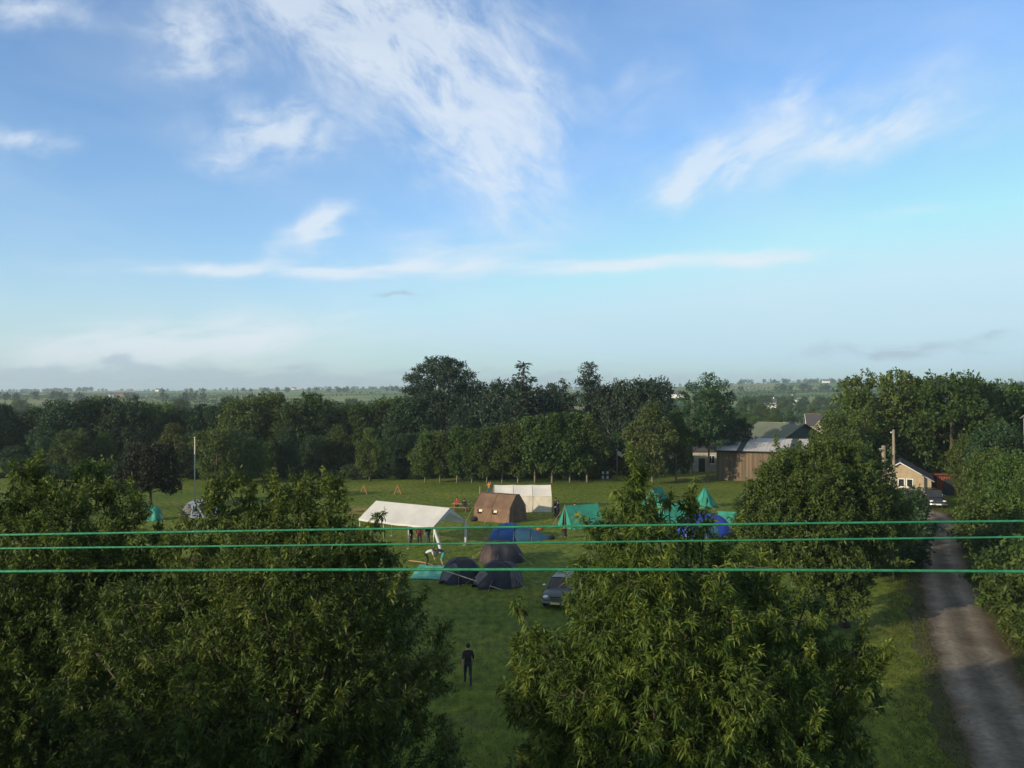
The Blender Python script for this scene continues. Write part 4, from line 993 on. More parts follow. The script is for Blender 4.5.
# ------------------------------------------------------------------ people
BASE = dict(pel=(0, 0, .95), sp=(0, 0, 1.15), ch=(0, 0, 1.36), nk=(0, 0, 1.49), hb=(0, .015, 1.57), hm=(0, .025, 1.65), ht=(0, .015, 1.735),
            sl=(-.175, 0, 1.42), el=(-.235, -.02, 1.14), wl=(-.245, .05, .90), sr=(.175, 0, 1.42), er=(.235, -.02, 1.14), wr=(.245, .05, .90),
            hl=(-.095, 0, .92), kl=(-.105, .02, .50), al=(-.11, -.03, .09), tl=(-.13, .13, .04), hr=(.095, 0, .92), kr=(.105, .02, .50), ar=(.11, -.03, .09), tr=(.13, .13, .04))
BONES = [('pel', 'sp', 'top'), ('sp', 'ch', 'top'), ('ch', 'nk', 'top'), ('nk', 'hb', 'skin'), ('hb', 'hm', 'skin'), ('hm', 'ht', 'skin'),
         ('ch', 'sl', 'top'), ('sl', 'el', 'sleeve'), ('el', 'wl', 'arm'), ('ch', 'sr', 'top'), ('sr', 'er', 'sleeve'), ('er', 'wr', 'arm'),
         ('pel', 'hl', 'bot'), ('hl', 'kl', 'bot'), ('kl', 'al', 'shin'), ('al', 'tl', 'shoe'), ('pel', 'hr', 'bot'), ('hr', 'kr', 'bot'), ('kr', 'ar', 'shin'), ('ar', 'tr', 'shoe')]
RAD = dict(pel=(.155, .115), sp=(.145, .105), ch=(.165, .115), nk=(.058, .058), hb=(.068, .075), hm=(.078, .098), ht=(.055, .07),
           sl=(.062, .062), el=(.045, .045), wl=(.032, .028), sr=(.062, .062), er=(.045, .045), wr=(.032, .028),
           hl=(.095, .095), kl=(.062, .062), al=(.042, .045), tl=(.042, .034), hr=(.095, .095), kr=(.062, .062), ar=(.042, .045), tr=(.042, .034))
POSES = {
 'stand': {},
 'arms_up': dict(el=(-.30, .12, 1.45), wl=(-.33, .22, 1.68), er=(.26, .10, 1.20), wr=(.22, .30, 1.28)),
 'folded': dict(el=(-.25, .05, 1.16), wl=(-.02, .24, 1.18), er=(.25, .05, 1.16), wr=(.02, .26, 1.14), kl=(-.10, .05, .5)),
 'walk': dict(kl=(-.10, .19, .52), al=(-.10, .24, .11), tl=(-.11, .40, .07), kr=(.10, -.03, .50), ar=(.10, -.27, .14), tr=(.11, -.15, .04), el=(-.235, -.13, 1.16), wl=(-.23, -.10, .92), er=(.235, .05, 1.14), wr=(.22, .20, .94), hb=(0, .03, 1.57), hm=(0, .045, 1.65)),
 'bend': dict(pel=(0, -.12, .88), sp=(0, .03, 1.00), ch=(0, .24, 1.06), nk=(0, .36, 1.10), hb=(0, .43, 1.11), hm=(0, .50, 1.10), ht=(0, .58, 1.08), sl=(-.175, .29, 1.05), sr=(.175, .29, 1.05), el=(-.19, .36, .80), wl=(-.13, .44, .56), er=(.19, .36, .80), wr=(.13, .44, .56),
              hl=(-.10, -.12, .85), hr=(.10, -.12, .85), kl=(-.13, .06, .47), kr=(.13, .02, .47), al=(-.14, -.06, .09), ar=(.14, -.08, .09), tl=(-.16, .10, .04), tr=(.16, .08, .04)),
 'crouch': dict(pel=(0, -.10, .34), sp=(0, 0, .52), ch=(0, .10, .70), nk=(0, .15, .82), hb=(0, .18, .90), hm=(0, .20, .98), ht=(0, .20, 1.06), sl=(-.17, .11, .76), sr=(.17, .11, .76), el=(-.22, .22, .52), wl=(-.12, .36, .42), er=(.22, .22, .52), wr=(.12, .36, .40),
                hl=(-.10, -.08, .33), hr=(.10, -.08, .33), kl=(-.16, .32, .42), kr=(.16, .32, .44), al=(-.14, .04, .09), ar=(.14, .06, .09), tl=(-.17, .20, .04), tr=(.17, .22, .04)),
 'sit': dict(pel=(0, -.05, .52), sp=(0, -.04, .72), ch=(0, 0, .93), nk=(0, .03, 1.06), hb=(0, .06, 1.14), hm=(0, .08, 1.22), ht=(0, .07, 1.30), sl=(-.175, .01, .99), sr=(.175, .01, .99), el=(-.23, .14, .78), wl=(-.14, .36, .80), er=(.23, .14, .78), wr=(.14, .36, .80),
             hl=(-.10, -.02, .51), hr=(.10, -.02, .51), kl=(-.13, .40, .50), kr=(.13, .40, .50), al=(-.13, .36, .09), ar=(.13, .36, .09), tl=(-.14, .50, .04), tr=(.14, .50, .04)),
}

def person(label, loc, rz, pose, top, bot, group=None, h=1.75, sleeve='top', shin='bot', long_hair=False):
    J = dict(BASE); J.update(POSES[pose])
    names = list(J); k = h / 1.75
    me = bpy.data.meshes.new('body'); me.from_pydata([J[n] for n in names], [(names.index(a), names.index(b)) for a, b, _ in BONES], [])
    o = bpy.data.objects.new('body', me); COL.objects.link(o)
    sk = o.modifiers.new('s', 'SKIN'); sk.use_smooth_shade = True
    for i, n in enumerate(names):
        d = me.skin_vertices[0].data[i]; d.radius = RAD[n]; d.use_root = (n == 'pel')
    sb = o.modifiers.new('d', 'SUBSURF'); sb.levels = 1; sb.render_levels = 1
    dg = bpy.context.evaluated_depsgraph_get()
    nm = bpy.data.meshes.new_from_object(o.evaluated_get(dg))
    bpy.data.objects.remove(o); bpy.data.meshes.remove(me)
    # hands, nose and ears joined into the body mesh
    bm = bmesh.new(); bm.from_mesh(nm); bpy.data.meshes.remove(nm)
    nb = len(bm.faces)
    ex = MB()
    for e, w, s in (('el', 'wl', -1), ('er', 'wr', 1)):
        E, W = Vector(J[e]), Vector(J[w]); d = (W - E).normalized()
        sd = d.cross(Vector((s, 0, 0))); sd = sd.normalized() if sd.length > .1 else Vector((0, 1, 0))
        nn = d.cross(sd)
        pc = W + d * .05
        ex.tube([W - d * .01, pc, W + d * .095], [.026, .038, .036], 8)
        for q in range(4):
            o_ = sd * (.030 - .020 * q); ln = (.062, .074, .070, .054)[q]
            a0 = W + d * .085 + o_
            ex.tube([a0, a0 + d * ln * .55 - nn * s * .006, a0 + d * ln - nn * s * .022], [.0095, .0085, .006], 5)
        a0 = W + d * .025 + sd * .03
        ex.tube([a0, a0 + d * .03 + sd * .025, a0 + d * .065 + sd * .028], [.012, .010, .007], 5)
    H0 = Vector(J['hb']).lerp(Vector(J['hm']), .55); upv = (Vector(J['ht']) - Vector(J['hb'])).normalized()
    fw = Vector((0, 1, 0)) - upv * upv.y; fw = fw.normalized() if fw.length > .2 else Vector((0, 0, -1))
    rt = fw.cross(upv)
    ex.tube([H0 + fw * .085 + upv * .025, H0 + fw * .112 - upv * .005, H0 + fw * .09 - upv * .012], [.008, .016, .01], 6)
    for s in (-1, 1):
        ex.ball(H0 + rt * s * .080 + upv * .005, (.014, .022, .032), 8, 5)
    em = ex.mesh('x'); bm.from_mesh(em); bpy.data.meshes.remove(em)
    out = bpy.data.meshes.new('body'); bm.to_mesh(out); bm.free()
    ms = [SKIN, CLOTH[top], CLOTH[bot], SHOE]
    for m in ms: out.materials.append(m)
    reg = {'skin': 0, 'top': 1, 'bot': 2, 'shoe': 3, 'sleeve': 1 if sleeve else 0, 'arm': 1 if sleeve == 'long' else 0, 'shin': 2 if shin == 'bot' else 0}
    for pi, p in enumerate(out.polygons):
        p.use_smooth = True
        if pi >= nb: p.material_index = 0; continue
        c = p.center; best, bi = 9, 0
        for a, b, r in BONES:
            A, B = Vector(J[a]), Vector(J[b]); ab = B - A
            t = max(0, min(1, (c - A).dot(ab) / ab.length_squared)); q = (A + ab * t - c).length - RAD[a][0] * (1 - t) - RAD[b][0] * t
            if a == 'pel' and b == 'sp' and t < .25: r_ = 'bot'
            else: r_ = r
            if q < best: best, bi = q, reg[r_]
        p.material_index = bi
    t = thing('person', label, 'person', loc, rz, group, k)
    b = bpy.data.objects.new('body', out); COL.objects.link(b); b.parent = t
    hr = MB(); Ht = Vector(J['hm']).lerp(Vector(J['ht']), .25)
    vs = []
    hr.grid(lambda u, v: tuple(Ht - fw * .012 + (rt * math.cos(2 * PI * u) * .095 + fw * math.sin(2 * PI * u) * (.112 if math.sin(2 * PI * u) < 0 else .104)) * math.cos(-(.55 if math.sin(2 * PI * u) < .3 else .05) + v * (PI / 2 + (.55 if math.sin(2 * PI * u) < .3 else .05))) + upv * .125 * math.sin(-(.55 if math.sin(2 * PI * u) < .3 else .05) + v * (PI / 2 + (.55 if math.sin(2 * PI * u) < .3 else .05)))), 16, 7)
    if long_hair: hr.tube([Ht - fw * .09, Ht - fw * .125 - upv * .10, Ht - fw * .10 - upv * .24], [.05, .045, .015], 7)
    hr.build('hair', HAIR, t)
    return t

def people():
    W = lambda px, py: G(px, py)
    person('person walking away over the grass in a black T-shirt and dark trousers', W(468, 686), R(8), 'walk', 'black', 'charcoal', h=1.72)
    a = W(427.5, 566); person('person in a white top bending over the teal groundsheet', (a.x, a.y, 0), R(-75), 'bend', 'white', 'black', h=1.75)
    a = W(442, 566); person('person in a navy top stooping between the groundsheet and the marquee corner', (a.x, a.y, 0), R(95), 'bend', 'navy', 'teal', h=1.85, sleeve='long', shin='skin')
    for px, py, tp, bt, lab in [(411, 545, 'black', 'black', 'person in all black standing under the marquee, left of the maroon one'), (419.5, 546, 'maroon', 'black', 'person in a maroon top standing under the marquee'), (428, 544, 'charcoal', 'denim', 'person in dark grey under the marquee, next to its front corner')]:
        a = W(px, py); person(lab, (a.x, a.y, 0), random.uniform(-2, 2), 'stand', tp, bt, 'people under the marquee', sleeve='long')
    a = W(489, 496.5); person('person in an orange top and blue trousers seen above the brown tent', (a.x, a.y, 0), R(150), 'arms_up', 'orange', 'blue')
    a = W(555.5, 517); person('person in black with dark hair at the right end of the white tent', (a.x, a.y, 0), R(-60), 'folded', 'black', 'black', h=1.85, sleeve='long')
    a = W(558, 519.5); person('person in a blue top with bare arms beside the white tent end', (a.x, a.y, 0), R(60), 'folded', 'navy', 'black', h=1.75)
    a = P(575, 515, 82.5); person('person in a red top with one arm raised behind the teal ridge tent', (a.x, a.y, 0), R(-60), 'arms_up', 'red', 'denim', h=1.72)
    a = W(565, 539); person('person in dark clothes crouching before the teal ridge tent', (a.x, a.y, 0), R(20), 'crouch', 'black', 'charcoal')

# ------------------------------------------------------------------ field furniture
def furniture():
    def picnic(loc, rz, label):
        t = thing('picnic_table', label, 'picnic table', loc, rz)
        for k, y in enumerate((-.3, -.1, .1, .3)):
            m = MB(); m.box((0, y, .74), (1.8, .17, .045)); m.build('tabletop_board', TIMBER, t)
        for y in (-.72, .72):
            m = MB(); m.box((0, y, .44), (1.8, .25, .045)); m.build('seat', TIMBER, t)
        for x in (-.6, .6):
            m = MB()
            m.box((x, 0, .39), (.05, 1.6, .09)); m.box((x, 0, .68), (.05, .75, .08)); m.build('cross_rail', TIMBER, t)
            for s in (-1, 1):
                m = MB(); m.box((x + .045, s * .46, .355), (.04, .09, .82), Matrix.Rotation(s * .52, 3, 'X')); m.build('leg', TIMBER, t)
    a = G(357, 517); picnic((a.x, a.y, 0), .3, 'orange timber picnic table at the far end of the marquee')
    b = G(461, 511); picnic((b.x, b.y, 0), -.2, 'timber picnic table with two people sitting at it')
    person('person in a red top sitting at the picnic table', (b.x - .45, b.y + .72, 0), PI - .2, 'sit', 'red', 'black', 'people at the picnic table')
    person('person in a dark top sitting at the picnic table', (b.x + .35, b.y - .62, 0), -.2, 'sit', 'black', 'denim', 'people at the picnic table')
    for px, lab in ((363.5, 'left of the two wooden A-shaped trestles on the far grass'), (397.5, 'right of the two wooden A-shaped trestles on the far grass')):
        a = G(px, 494.3)
        t = thing('trestle', lab, 'trestle', (a.x, a.y, 0), .12, 'wooden trestles')
        for y in (-.28, .28):
            for s in (-1, 1):
                m = MB(); m.box((s * .21, y, .52), (.085, .085, 1.1), Matrix.Rotation(-s * .36, 3, 'Y')); m.build('leg', TIMBER, t)
            m = MB(); m.box((0, y + .05, .36), (.56, .03, .07)); m.build('brace', TIMBER, t)
        m = MB(); m.box((0, 0, 1.05), (.12, .95, .10)); m.build('top_rail', TIMBER, t)
    def flagpole(px, yb, yt, label, flag):
        a = G(px, yb); h = P(px, yt, a.y).z
        t = thing('flagpole', label, 'flagpole', (a.x, a.y, 0))
        m = MB(); m.tube([(0, 0, 0), (0, 0, h * .5), (0, 0, h)], [.075, .062, .045], 8); m.build('pole', CANVAS_CREAM if not flag else POLEWOOD, t)
        m = MB(); m.ball((0, 0, h + .05), .08); m.build('finial', WHITEPAINT, t)
        m = MB(); m.tube([(.09, 0, 1.0), (.10, 0, h - .1)], .008, 4); m.build('halyard', ROPE, t)
        if flag:
            f = MB(); f.grid(lambda u, v: (.07 + .75 * u * (1 - .3 * v), .10 * math.sin(5 * u + v), h - .08 - .62 * (1 - v) - .35 * u * (1 - .3 * v)), 8, 6); f.build('flag', CANVAS_W, t)
    flagpole(194.5, 505, 438, 'tall pale bare flagpole standing right of the copper-leaved tree', False)
    flagpole(617, 480, 450, 'flagpole with a limp pale flag at the end of the slim tree row', True)
    a = G(480, 503)
    t = thing('wooden_post', 'plain wooden post standing left of the brown tent', 'post', (a.x, a.y, 0))
    m = MB(); m.tube([(0, 0, 0), (0, 0, 1.75)], [.07, .06], 8); m.build('shaft', POLEWOOD, t); m = MB(); m.lathe([(0.001, 1.80), (.045, 1.78), (.062, 1.752)], 8); m.build('cap', TIMBER, t)
    for px, lab in ((603, 'left of the two short white posts at the foot of the slim tree row'), (607.5, 'right of the two short white posts at the foot of the slim tree row')):
        a = G(px, 479)
        t = thing('white_post', lab, 'post', (a.x, a.y, 0), 0, 'short white posts')
        m = MB(); m.box((0, 0, .52), (.30, .10, 1.04)); m.build('board', WHITEPAINT, t, .02)
        m = MB(); m.box((0, -.055, .56), (.31, .02, .22)); m.build('dark_band', TRIM_D, t)
    def bag(px, py, m, label, s):
        a = G(px, py)
        t = thing('kit_bag', label, 'bag', (a.x, a.y, 0), .4)
        b = MB(); b.grid(lambda u, v: (s * (1 + .05 * math.sin(9 * u)) * math.cos(2 * PI * u) * math.cos(PI * (v - .5)) ** .6, s * .5 * math.sin(2 * PI * u) * math.cos(PI * (v - .5)) ** .6, s * .45 + s * .46 * math.sin(PI * (v - .5))), 14, 8); b.build('body', m, t)
        h = MB(); h.tube([(-s * .5, 0, s * .8), (-s * .25, 0, s * 1.08), (s * .25, 0, s * 1.08), (s * .5, 0, s * .8)], .025, 5); h.build('strap', TRIM_D, t)
    bag(540, 530.5, CLOTH['orange'], 'orange kit bag on the grass behind the blue tent tail', .34)
    bag(551, 539.5, CLOTH['black'], 'black kit bag on the grass right of the blue tent tail', .34)
    bag(474, 521, CLOTH['charcoal'], 'dark kit bag on the grass at the left corner of the brown tent', .42)

# ------------------------------------------------------------------ vehicles
def car(name, label, loc, rz, paint, Ln, Wd, Hb, Ht, cab, tall=False, bull=False):
    """front toward -y; cab = (windscreen base, roof front, roof rear, rear base) along y from the nose"""
    t = thing(name, label, 'car', loc, rz)
    hw = Wd / 2; y0 = -Ln / 2
    clr = .34 if tall else .20
    stn = [(0, .74, clr + .16, Hb * .72), (.10, .90, clr + .04, Hb * .82), (.55, .97, clr, Hb * .93), (cab[0], 1.0, clr, Hb), (Ln * .5, 1.0, clr, Hb + .01), (cab[3] - .05, .99, clr, Hb + .01), (Ln - .12, .95, clr + .05, Hb * (.99 if tall else .96)), (Ln, .84, clr + .16, Hb * .86)]
    sec = [(-.80, 0.0), (-.97, .10), (-1, .35), (-1, .62), (-.965, .86), (-.86, .97), (-.5, 1.0), (0, 1.015), (.5, 1.0), (.86, .97), (.965, .86), (1, .62), (1, .35), (.97, .10), (.80, 0.0)]
    vs, fs = [], []
    n = len(sec)
    for (y, kw, z0, z1) in stn:
        for sx, sz in sec: vs.append((sx * hw * kw, y0 + y, z0 + (z1 - z0) * sz))
    for i in range(len(stn) - 1):
        for j in range(n - 1): fs.append((i * n + j, (i + 1) * n + j, (i + 1) * n + j + 1, i * n + j + 1))
        fs.append((i * n + n - 1, (i + 1) * n + n - 1, (i + 1) * n, i * n))
    fs.append(tuple(range(n))); fs.append(tuple(reversed(range((len(stn) - 1) * n, len(stn) * n))))
    b = MB(); b.add(vs, fs, True); body = b.build('body', paint, t)
    # cabin: pillars and roof in paint, panes a little inside
    def ring(y, k, z): return [(-hw * k, y0 + y, z), (hw * k, y0 + y, z)]
    A, B_, C_, D = ring(cab[0], .90, Hb), ring(cab[1], .76, Ht - .03), ring(cab[2], .76, Ht - .03), ring(cab[3], .90, Hb)
    rf = MB()
    rf.grid(lambda u, v: (-hw * .76 + 2 * hw * .76 * u, y0 + cab[1] - .05 + (cab[2] - cab[1] + .1) * v, Ht - .035 + .045 * math.sin(PI * u) ** .6 * (.4 + .6 * math.sin(PI * v) ** .5)), 8, 8); rf.build('roof', paint, t)
    for s in (0, 1):
        for p, q in ((A, B_), (D, C_)):
            m = MB(); m.tube([p[s], q[s]], .045, 6); m.build('pillar', paint, t)
        mid = .5 * (cab[1] + cab[2]); sg = -1 if s == 0 else 1
        m = MB(); m.tube([(sg * hw * .90, y0 + mid, Hb), (sg * hw * .765, y0 + mid, Ht - .03)], .04, 6); m.build('pillar', TRIM_D, t)
    gm = MB(); gm.add([A[0], A[1], B_[1], B_[0]], [(0, 1, 2, 3)]); gm.build('windscreen', GLASS, t)
    gm = MB(); gm.add([D[1], D[0], C_[0], C_[1]], [(0, 1, 2, 3)]); gm.build('rear_window', GLASS, t)
    for s in (0, 1):
        gm = MB(); gm.add([A[s], B_[s], C_[s], D[s]], [(0, 1, 2, 3)]); gm.build('side_window', GLASS, t)
    wr = .36 if tall else .31
    for yy in (Ln * .185, Ln * .80):
        for s in (-1, 1):
            w = MB(); w.lathe([(.17, -.10), (wr - .03, -.11), (wr, -.07), (wr, .07), (wr - .03, .11), (.17, .10)], 20, 'x', c=(s * (hw - .09), y0 + yy, wr)); wh = w.build('wheel', RUBBER, t)
            r = MB(); r.lathe([(.001, .085), (.06, .095), (.10, .07), (wr * .62, .085), (wr * .66, .10)], 16, 'x', c=(0, 0, 0))
            r.v = [(s * (hw - .09) + s * p[0], y0 + yy + p[1], wr + p[2]) for p in r.v]; r.build('rim', STEEL, wh)
            ar = MB(); ar.tube([(s * (hw + .004), y0 + yy + (wr + .06) * math.cos(a), wr + (wr + .06) * math.sin(a)) for a in [PI * i / 10 for i in range(11)]], .03, 5); ar.build('wheel_arch', TRIM_D, t)
    for s in (-1, 1):
        h = MB(); h.ball((s * hw * .64, y0 + .09, clr + (Hb - clr) * .62), (hw * .21, .10, .105), 12, 8); h.build('headlight', LAMPGLASS, t)
        h = MB(); h.ball((s * hw * .86, y0 + .16, clr + (Hb - clr) * .60), (.07, .08, .07), 8, 6); h.build('indicator', AMBER, t)
        m = MB(); m.ball((s * (hw + .10), y0 + cab[0] + .22, Hb + .10), (.11, .06, .08), 10, 6); m.build('wing_mirror', CHROME if not tall else CARBLACK, t)
        h = MB(); h.box((s * hw * .80, y0 + Ln - .04, Hb * .78), (.16, .08, .22)); h.build('tail_light', BRICKRED, t)
    g = MB(); g.box((0, y0 + .025, clr + (Hb - clr) * .60), (hw * .78, .05, .15)); gr = g.build('grille', TRIM_D, t)
    g = MB(); g.box((0, y0 - .004, clr + (Hb - clr) * .60), (hw * .78, .02, .025)); g.build('grille_bar', CHROME, gr)
    bp = MB(); bp.tube([(-hw * .96, y0 + .30, clr + .17), (-hw * .80, y0 + .05, clr + .17), (0, y0 - .05, clr + .17), (hw * .80, y0 + .05, clr + .17), (hw * .96, y0 + .30, clr + .17)], .10 if not bull else .12, 8); bp.build('bumper', paint if not bull else CHROME, t)
    np_ = MB(); np_.box((0, y0 - .165, clr + .18), (.52, .015, .12)); np_.build('number_plate', PLATE if not bull else WHITEPAINT, t)
    for s in (-1, 1):
        d = MB(); d.box((s * (hw + .001), y0 + Ln * .47, Hb * .86), (.03, .16, .035)); d.build('door_handle', TRIM_D, t)
    return t

def vehicles():
    a = G(560, 610)
    car('grey_car', 'grey estate car parked on the grass, half hidden by the drooping-leaf tree', (a.x + .35, a.y + 2.1, 0), R(-16), CARGREY, 4.3, 1.74, .93, 1.45, (1.12, 1.85, 3.75, 4.22))
    a = G(943, 509.5)
    car('black_car', 'black off-road car with bright bumper parked at the top of the lane', (a.x, a.y + 2.2, 0), R(-12), CARBLACK, 4.4, 1.86, 1.12, 1.85, (1.35, 1.85, 4.1, 4.36), True, True)

# ------------------------------------------------------------------ buildings
def window(parent, M4, w, h, panes=2, frame=WHITEPAINT):
    """frame with glass, placed by matrix (local: x along the wall, -y outward)"""
    f = MB(); t = .09
    for c, s in (((0, -.03, h / 2 - t / 2), (w, .06, t)), ((0, -.03, -h / 2 + t / 2), (w, .06, t)), ((-w / 2 + t / 2, -.032, 0), (t, .06, h - 2 * t)), ((w / 2 - t / 2, -.032, 0), (t, .06, h - 2 * t))): f.box(c, s)
    for k in range(1, panes): f.box((-w / 2 + w * k / panes, -.03, 0), (.06, .05, h - 2 * t))
    f.v = [tuple(M4 @ Vector(p)) for p in f.v]
    fo = f.build('window', frame, parent)
    g = MB(); g.box((0, -.012, 0), (w - .1, .02, h - .1)); g.v = [tuple(M4 @ Vector(p)) for p in g.v]; g.build('pane', GLASS, fo)
    s = MB(); s.box((0, -.07, -h / 2 - .04), (w + .12, .14, .06)); s.v = [tuple(M4 @ Vector(p)) for p in s.v]; s.build('sill', frame, fo)

def gable_house(name, label, cat, loc, rz, Lx, W, eave, ridge, wallm, roofm, wins=(), chimney=None, over=.25, ridgem=None, door=None, group=None, barge=True, skirt=0):
    """ridge along local x; wins: (side, position along wall, height, w, h) with side 'f','b','l','r'"""
    t = thing(name, label, cat, loc, rz, group)
    hw, hl = W / 2, Lx / 2
    w = MB()
    w.add([(-hl, -hw, -.4), (hl, -hw, -.4), (hl, hw, -.4), (-hl, hw, -.4), (-hl, -hw, eave), (hl, -hw, eave), (hl, hw, eave), (-hl, hw, eave), (-hl, 0, ridge - .05), (hl, 0, ridge - .05)],
          [(0, 1, 5, 4), (2, 3, 7, 6), (1, 2, 6, 9, 5), (3, 0, 4, 8, 7)])
    w.build('wall', wallm, t)
    if skirt:
        k = MB(); k.box((0, 0, skirt / 2 - .2), (Lx + .08, W + .08, skirt + .4)); k.build('plinth', TRIM_D, t)
    r = MB(); sl = (ridge - eave) / hw; th = .12
    for s in (-1, 1):
        ye = s * (hw + over); ze = eave - sl * over
        a = [(-hl - over, ye, ze), (hl + over, ye, ze), (hl + over, 0, ridge), (-hl - over, 0, ridge)]
        bq = [(x, y, z + th) for x, y, z in a]
        fs = [(0, 1, 2, 3), (7, 6, 5, 4), (0, 4, 5, 1), (1, 5, 6, 2), (3, 7, 4, 0)]
        r.add(a + bq, fs if s < 0 else [tuple(reversed(f)) for f in fs])
    ro = r.build('roof', roofm, t)
    m = MB(); m.tube([(-hl - over, 0, ridge + th), (hl + over, 0, ridge + th)], .10, 6); m.build('ridge', ridgem or roofm, ro)
    if barge:
        for sx in (-1, 1):
            m = MB(); x = sx * (hl + over + .02)
            m.tube([(x, -hw - over, eave - sl * over + .04), (x, 0, ridge + .04), (x, hw + over, eave - sl * over + .04)], .07, 5); m.build('bargeboard', WHITEPAINT if barge is True else barge, ro)
    for (sd, p, z, ww, hh) in wins:
        if sd == 'f': M4 = Matrix.Translation((p, -hw - .003, z))
        elif sd == 'b': M4 = Matrix.Translation((p, hw + .003, z)) @ Matrix.Rotation(PI, 4, 'Z')
        elif sd == 'l': M4 = Matrix.Translation((-hl - .003, p, z)) @ Matrix.Rotation(-PI / 2, 4, 'Z')
        else: M4 = Matrix.Translation((hl + .003, p, z)) @ Matrix.Rotation(PI / 2, 4, 'Z')
        window(t, M4, ww, hh, 2 if ww > .8 else 1)
    if door:
        d = MB(); d.box((door, -hw - .03, 1.0), (.95, .06, 2.0)); dd = d.build('door', TRIM_D, t); h = MB(); h.ball((door + .36, -hw - .09, 1.0), .04); h.build('handle', CHROME, dd)
    if chimney is not None:
        c = MB(); c.box((chimney, 0, ridge + .45), (.7, .5, 1.5)); ch = c.build('chimney', wallm, ro)
        c = MB(); c.lathe([(.13, ridge + 1.2), (.15, ridge + 1.25), (.11, ridge + 1.55), (.001, ridge + 1.55)], 8, c=(chimney, 0, 0)); c.build('chimney_pot', RIDGETILE, ch)
    return t

